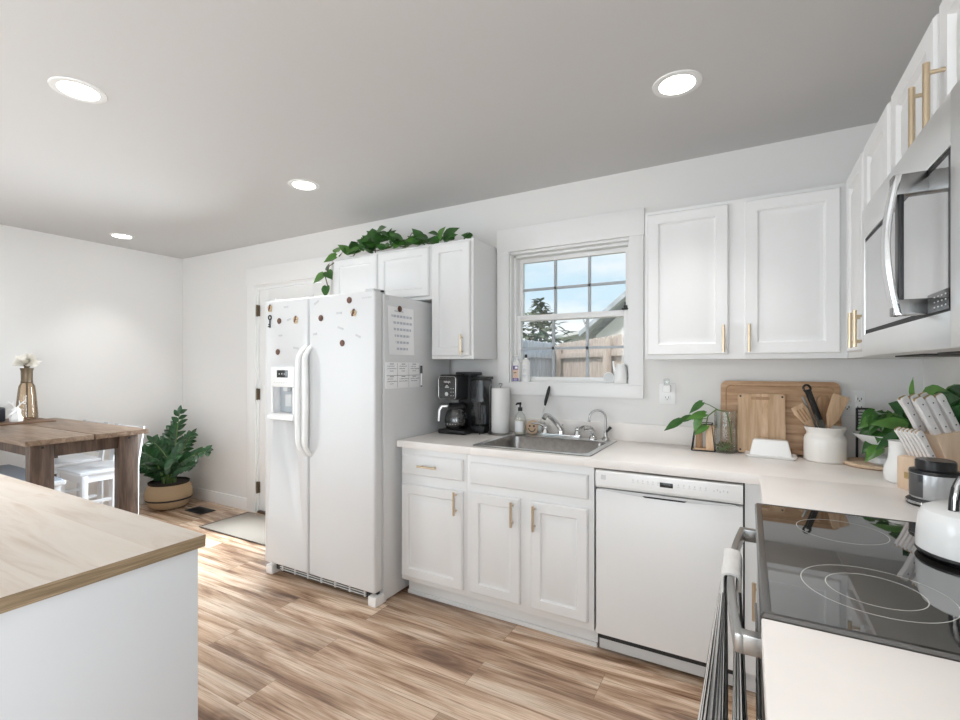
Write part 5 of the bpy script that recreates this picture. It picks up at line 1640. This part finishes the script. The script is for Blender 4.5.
def knife(base, L_, wd, thick, label, grp, lean=.47):
    d = Vector((-math.sin(lean), 0, math.cos(lean)))
    x = Vector((0, 1, 0)); z = d; y = z.cross(x)
    Mx = Matrix(((x.x, y.x, z.x, 0), (x.y, y.y, z.y, 0), (x.z, y.z, z.z, 0), (0, 0, 0, 1)))
    t = thing('steak_knife' if grp.startswith('steak') else 'kitchen_knife', label, 'knife', KM @ Vector(base), math.radians(27), grp)
    pr = [(-wd * .40, 0), (wd * .46, 0), (wd * .42, L_ * .3), (wd * .46, L_ * .7), (wd * .62, L_ * .93), (wd * .45, L_), (-wd * .35, L_), (-wd * .5, L_ * .9), (-wd * .42, L_ * .5)]
    pr = [(a_, b_) for a_, b_ in pr]
    h = obj('handle', MB().prism(pr, 'x', -thick / 2, thick / 2, .0028, mtx=Mx), 'knife', t, True)
    for q in (.18, .5, .82):
        obj('rivet', MB().cyl(Mx @ Vector((-thick / 2 - .0006, 0, L_ * q)), Mx @ Vector((thick / 2 + .0006, 0, L_ * q)), .0024, n=8), 'blackmatte', h, True)
    obj('butt_cap', MB().prism([(wd * .56, L_ * .955), (wd * .45, L_ * 1.006), (-wd * .35, L_ * 1.006), (-wd * .42, L_ * .965)], 'x', -thick / 2 * .5, thick / 2 * .5, mtx=Mx), 'goldpale', h, True)
    obj('blade', MB().box(-.001, .001, -wd * .3, wd * .3, -.020, .004, mtx=Mx), 'steel', t, True)
    return t


words = ['nearest the camera', 'second from the near end', 'third from the near end', 'third from the far end', 'second from the far end', 'farthest from the camera']
for k in range(6):
    knife((.038, -.100 + k * .0165, .113), .112, .020, .0120, 'white steak knife in the low front row of the block, ' + words[k], 'steak knives in the front of the block')
KN = [('white kitchen knife at the front of the near row in the knife block', -.088, 0), ('white kitchen knife in the middle of the near row in the knife block', -.088, 1), ('white kitchen knife at the back of the near row in the knife block', -.088, 2),
      ('white kitchen knife at the front of the far row in the knife block', -.030, 0), ('white kitchen knife in the middle of the far row in the knife block', -.030, 1), ('white kitchen knife at the back of the far row in the knife block', -.030, 2)]
for lb, y, k in KN:
    knife((.056 + k * .033, y, .199 + k * .006), .138, .026, .019, lb, 'kitchen knives in the top of the block')

# small grey chopper beside the stove
GC = (-.175, -.845, CZ)
t = thing('food_chopper', 'small silver-grey countertop chopper with a black lid beside the knife block', 'food chopper', GC)
obj('base', MB().lathe([(0, 0), (.066, 0), (.070, .005), (.068, .016), (.060, .022), (0, .022)], GC, 40), 'black', t)
obj('base_trim', MB().lathe([(.0695, .006), (.072, .009), (.070, .014), (.067, .014)], GC, 40), 'chrome', t)
obj('housing', MB().lathe([(0, .020), (.056, .020), (.060, .026), (.060, .098), (.058, .104), (0, .106)], GC, 40), 'greyapp', t)
obj('lid', MB().lathe([(.061, .098), (.063, .100), (.061, .108), (.048, .112), (.048, .136), (.045, .140), (0, .140)], GC, 40), 'black', t)
obj('clear_window', MB().sheet([[(GC[0] + .0615 * math.cos(q), GC[1] + .0615 * math.sin(q), CZ + z) for q in [math.radians(165 + 9 * k) for k in range(8)]] for z in (.028, .096)], thick=.003), 'smoke', t)

# ================================================================== OUTSIDE
struct('ground', MB().box(-30, 12, .3, 40, -.5, -.38), 'grass', 'winter lawn of the back yard')
GZ = -.38


def fence(name, a, c, ht, label, m1, rails_side):
    a, c = Vector((*a, GZ)), Vector((*c, GZ))
    d = (c - a); Ln = d.length; d.normalize()
    ang = math.atan2(d.y, d.x)
    t = thing(name, label, 'fence', a, ang)
    n_ = int(Ln / .145)
    b = MB()
    for k in range(n_):
        x = k * .145
        h_ = ht - (.0 if k % 2 else .008)
        b.prism([(x, 0), (x + .138, 0), (x + .138, h_ - .035), (x + .110, h_), (x + .028, h_), (x, h_ - .035)], 'y', 0, .018)
    obj('picket_boards', b, m1, t, True)
    for z in (.35, 1.10, ht - .30):
        obj('rail', MB().box(0, Ln, -.055 if rails_side < 0 else .018, 0 if rails_side < 0 else .073, z, z + .09, .004), m1, t, True)
    for k in range(int(Ln / 2.2) + 1):
        obj('post', MB().box(k * 2.2 + .1, k * 2.2 + .2, -.14 if rails_side < 0 else .073, -.055 if rails_side < 0 else .16, 0, ht - .05, .004), m1, t, True)
    return t


fence('wooden_fence', (-3.81, 5.88), (-1.0, 2.35), 2.17, 'tan weathered board fence seen through the right of the window', 'fencetan', -1)
fence('wooden_fence', (-3.86, 1.6), (-3.88, 5.90), 2.17, 'weathered board fence, grey in shade, seen through the lower left of the window', 'fenceshade', -1)

# neighbour's shed with a pitched roof and a pale house
t = thing('shed', 'shed with a sloping grey roof beyond the fence', 'shed', (-2.6, 9.6, GZ))
obj('wall', MB().box(-4.05, -1.2, 9.2, 11.2, GZ, 2.15), 'siding', t)
obj('roof', MB().prism([(-4.4, 2.10), (-2.0, 4.05), (.4, 2.10), (.4, 2.22), (-2.0, 4.20), (-4.4, 2.22)], 'y', 8.9, 11.5), 'roof', t)
obj('gable', MB().prism([(-4.05, 2.15), (-1.2, 2.15), (-2.0, 3.85)], 'y', 9.25, 9.35), 'siding', t)
t = thing('neighbour_house', 'low pale house with a white eave beyond the fence', 'house', (-5.4, 14.0, GZ))
obj('wall', MB().box(-6.4, -4.4, 13.4, 15.0, GZ, 2.45), 'siding', t)
obj('eave', MB().prism([(-6.7, 2.30), (-4.2, 2.72), (-4.2, 2.84), (-6.7, 2.42)], 'y', 13.1, 15.2), 'trim', t)


def tree(name, x, y, h, r, n_, label, m1, cone):
    t = thing(name, label, 'tree', (x, y, GZ))
    obj('trunk', MB().cyl((x, y, GZ), (x, y, GZ + h * .8), .10, .04, 10), 'bark', t)
    rnd = random.Random(int(x * 100) % 97 + 5)
    b = MB()
    for k in range(n_):
        u = rnd.random()
        z = GZ + h * (.35 + .65 * u)
        rr = r * ((1.05 - u) if cone else math.sqrt(max(.05, 1 - (2 * u - 1) ** 2))) * math.sqrt(rnd.random())
        a = rnd.uniform(0, 2 * PI)
        p = Vector((x + rr * math.cos(a), y + rr * math.sin(a), z))
        b.leaf(p, (math.cos(a), math.sin(a), rnd.uniform(-.5, .6)), (0, 0, 1), rnd.uniform(.22, .38), rnd.uniform(.10, .18), .2, False)
    obj('crown', b, m1, t)


tree('conifer_tree', -6.74, 12.1, 3.95, .62, 420, 'small evergreen tree rising above the fence', 'conifer', True)
tree('garden_shrub', -5.2, 7.6, 3.00, 1.0, 420, 'grey-green shrub just beyond the grey fence', 'shrub', False)
tree('garden_shrub', -6.9, 9.6, 3.1, .9, 300, 'grey-green shrub in the far left of the window view', 'shrub', False)
t = thing('bare_tree', 'thin bare tree standing behind the houses', 'tree', (-6.4, 16.6, GZ))
b = MB().cyl((-6.4, 16.6, GZ), (-6.4, 16.6, 3.0), .08, .03, 8)
rnd = random.Random(31)
for k in range(34):
    z = rnd.uniform(1.8, 3.0); a = rnd.uniform(0, 2 * PI); l_ = rnd.uniform(.3, .75)
    p0 = Vector((-6.4, 16.6, z)); p1 = p0 + Vector((math.cos(a) * l_ * .6, math.sin(a) * l_ * .6, l_ * .8))
    b.tube([p0, p1], [.018, .006], 5)
obj('branches', b, 'bark', t)
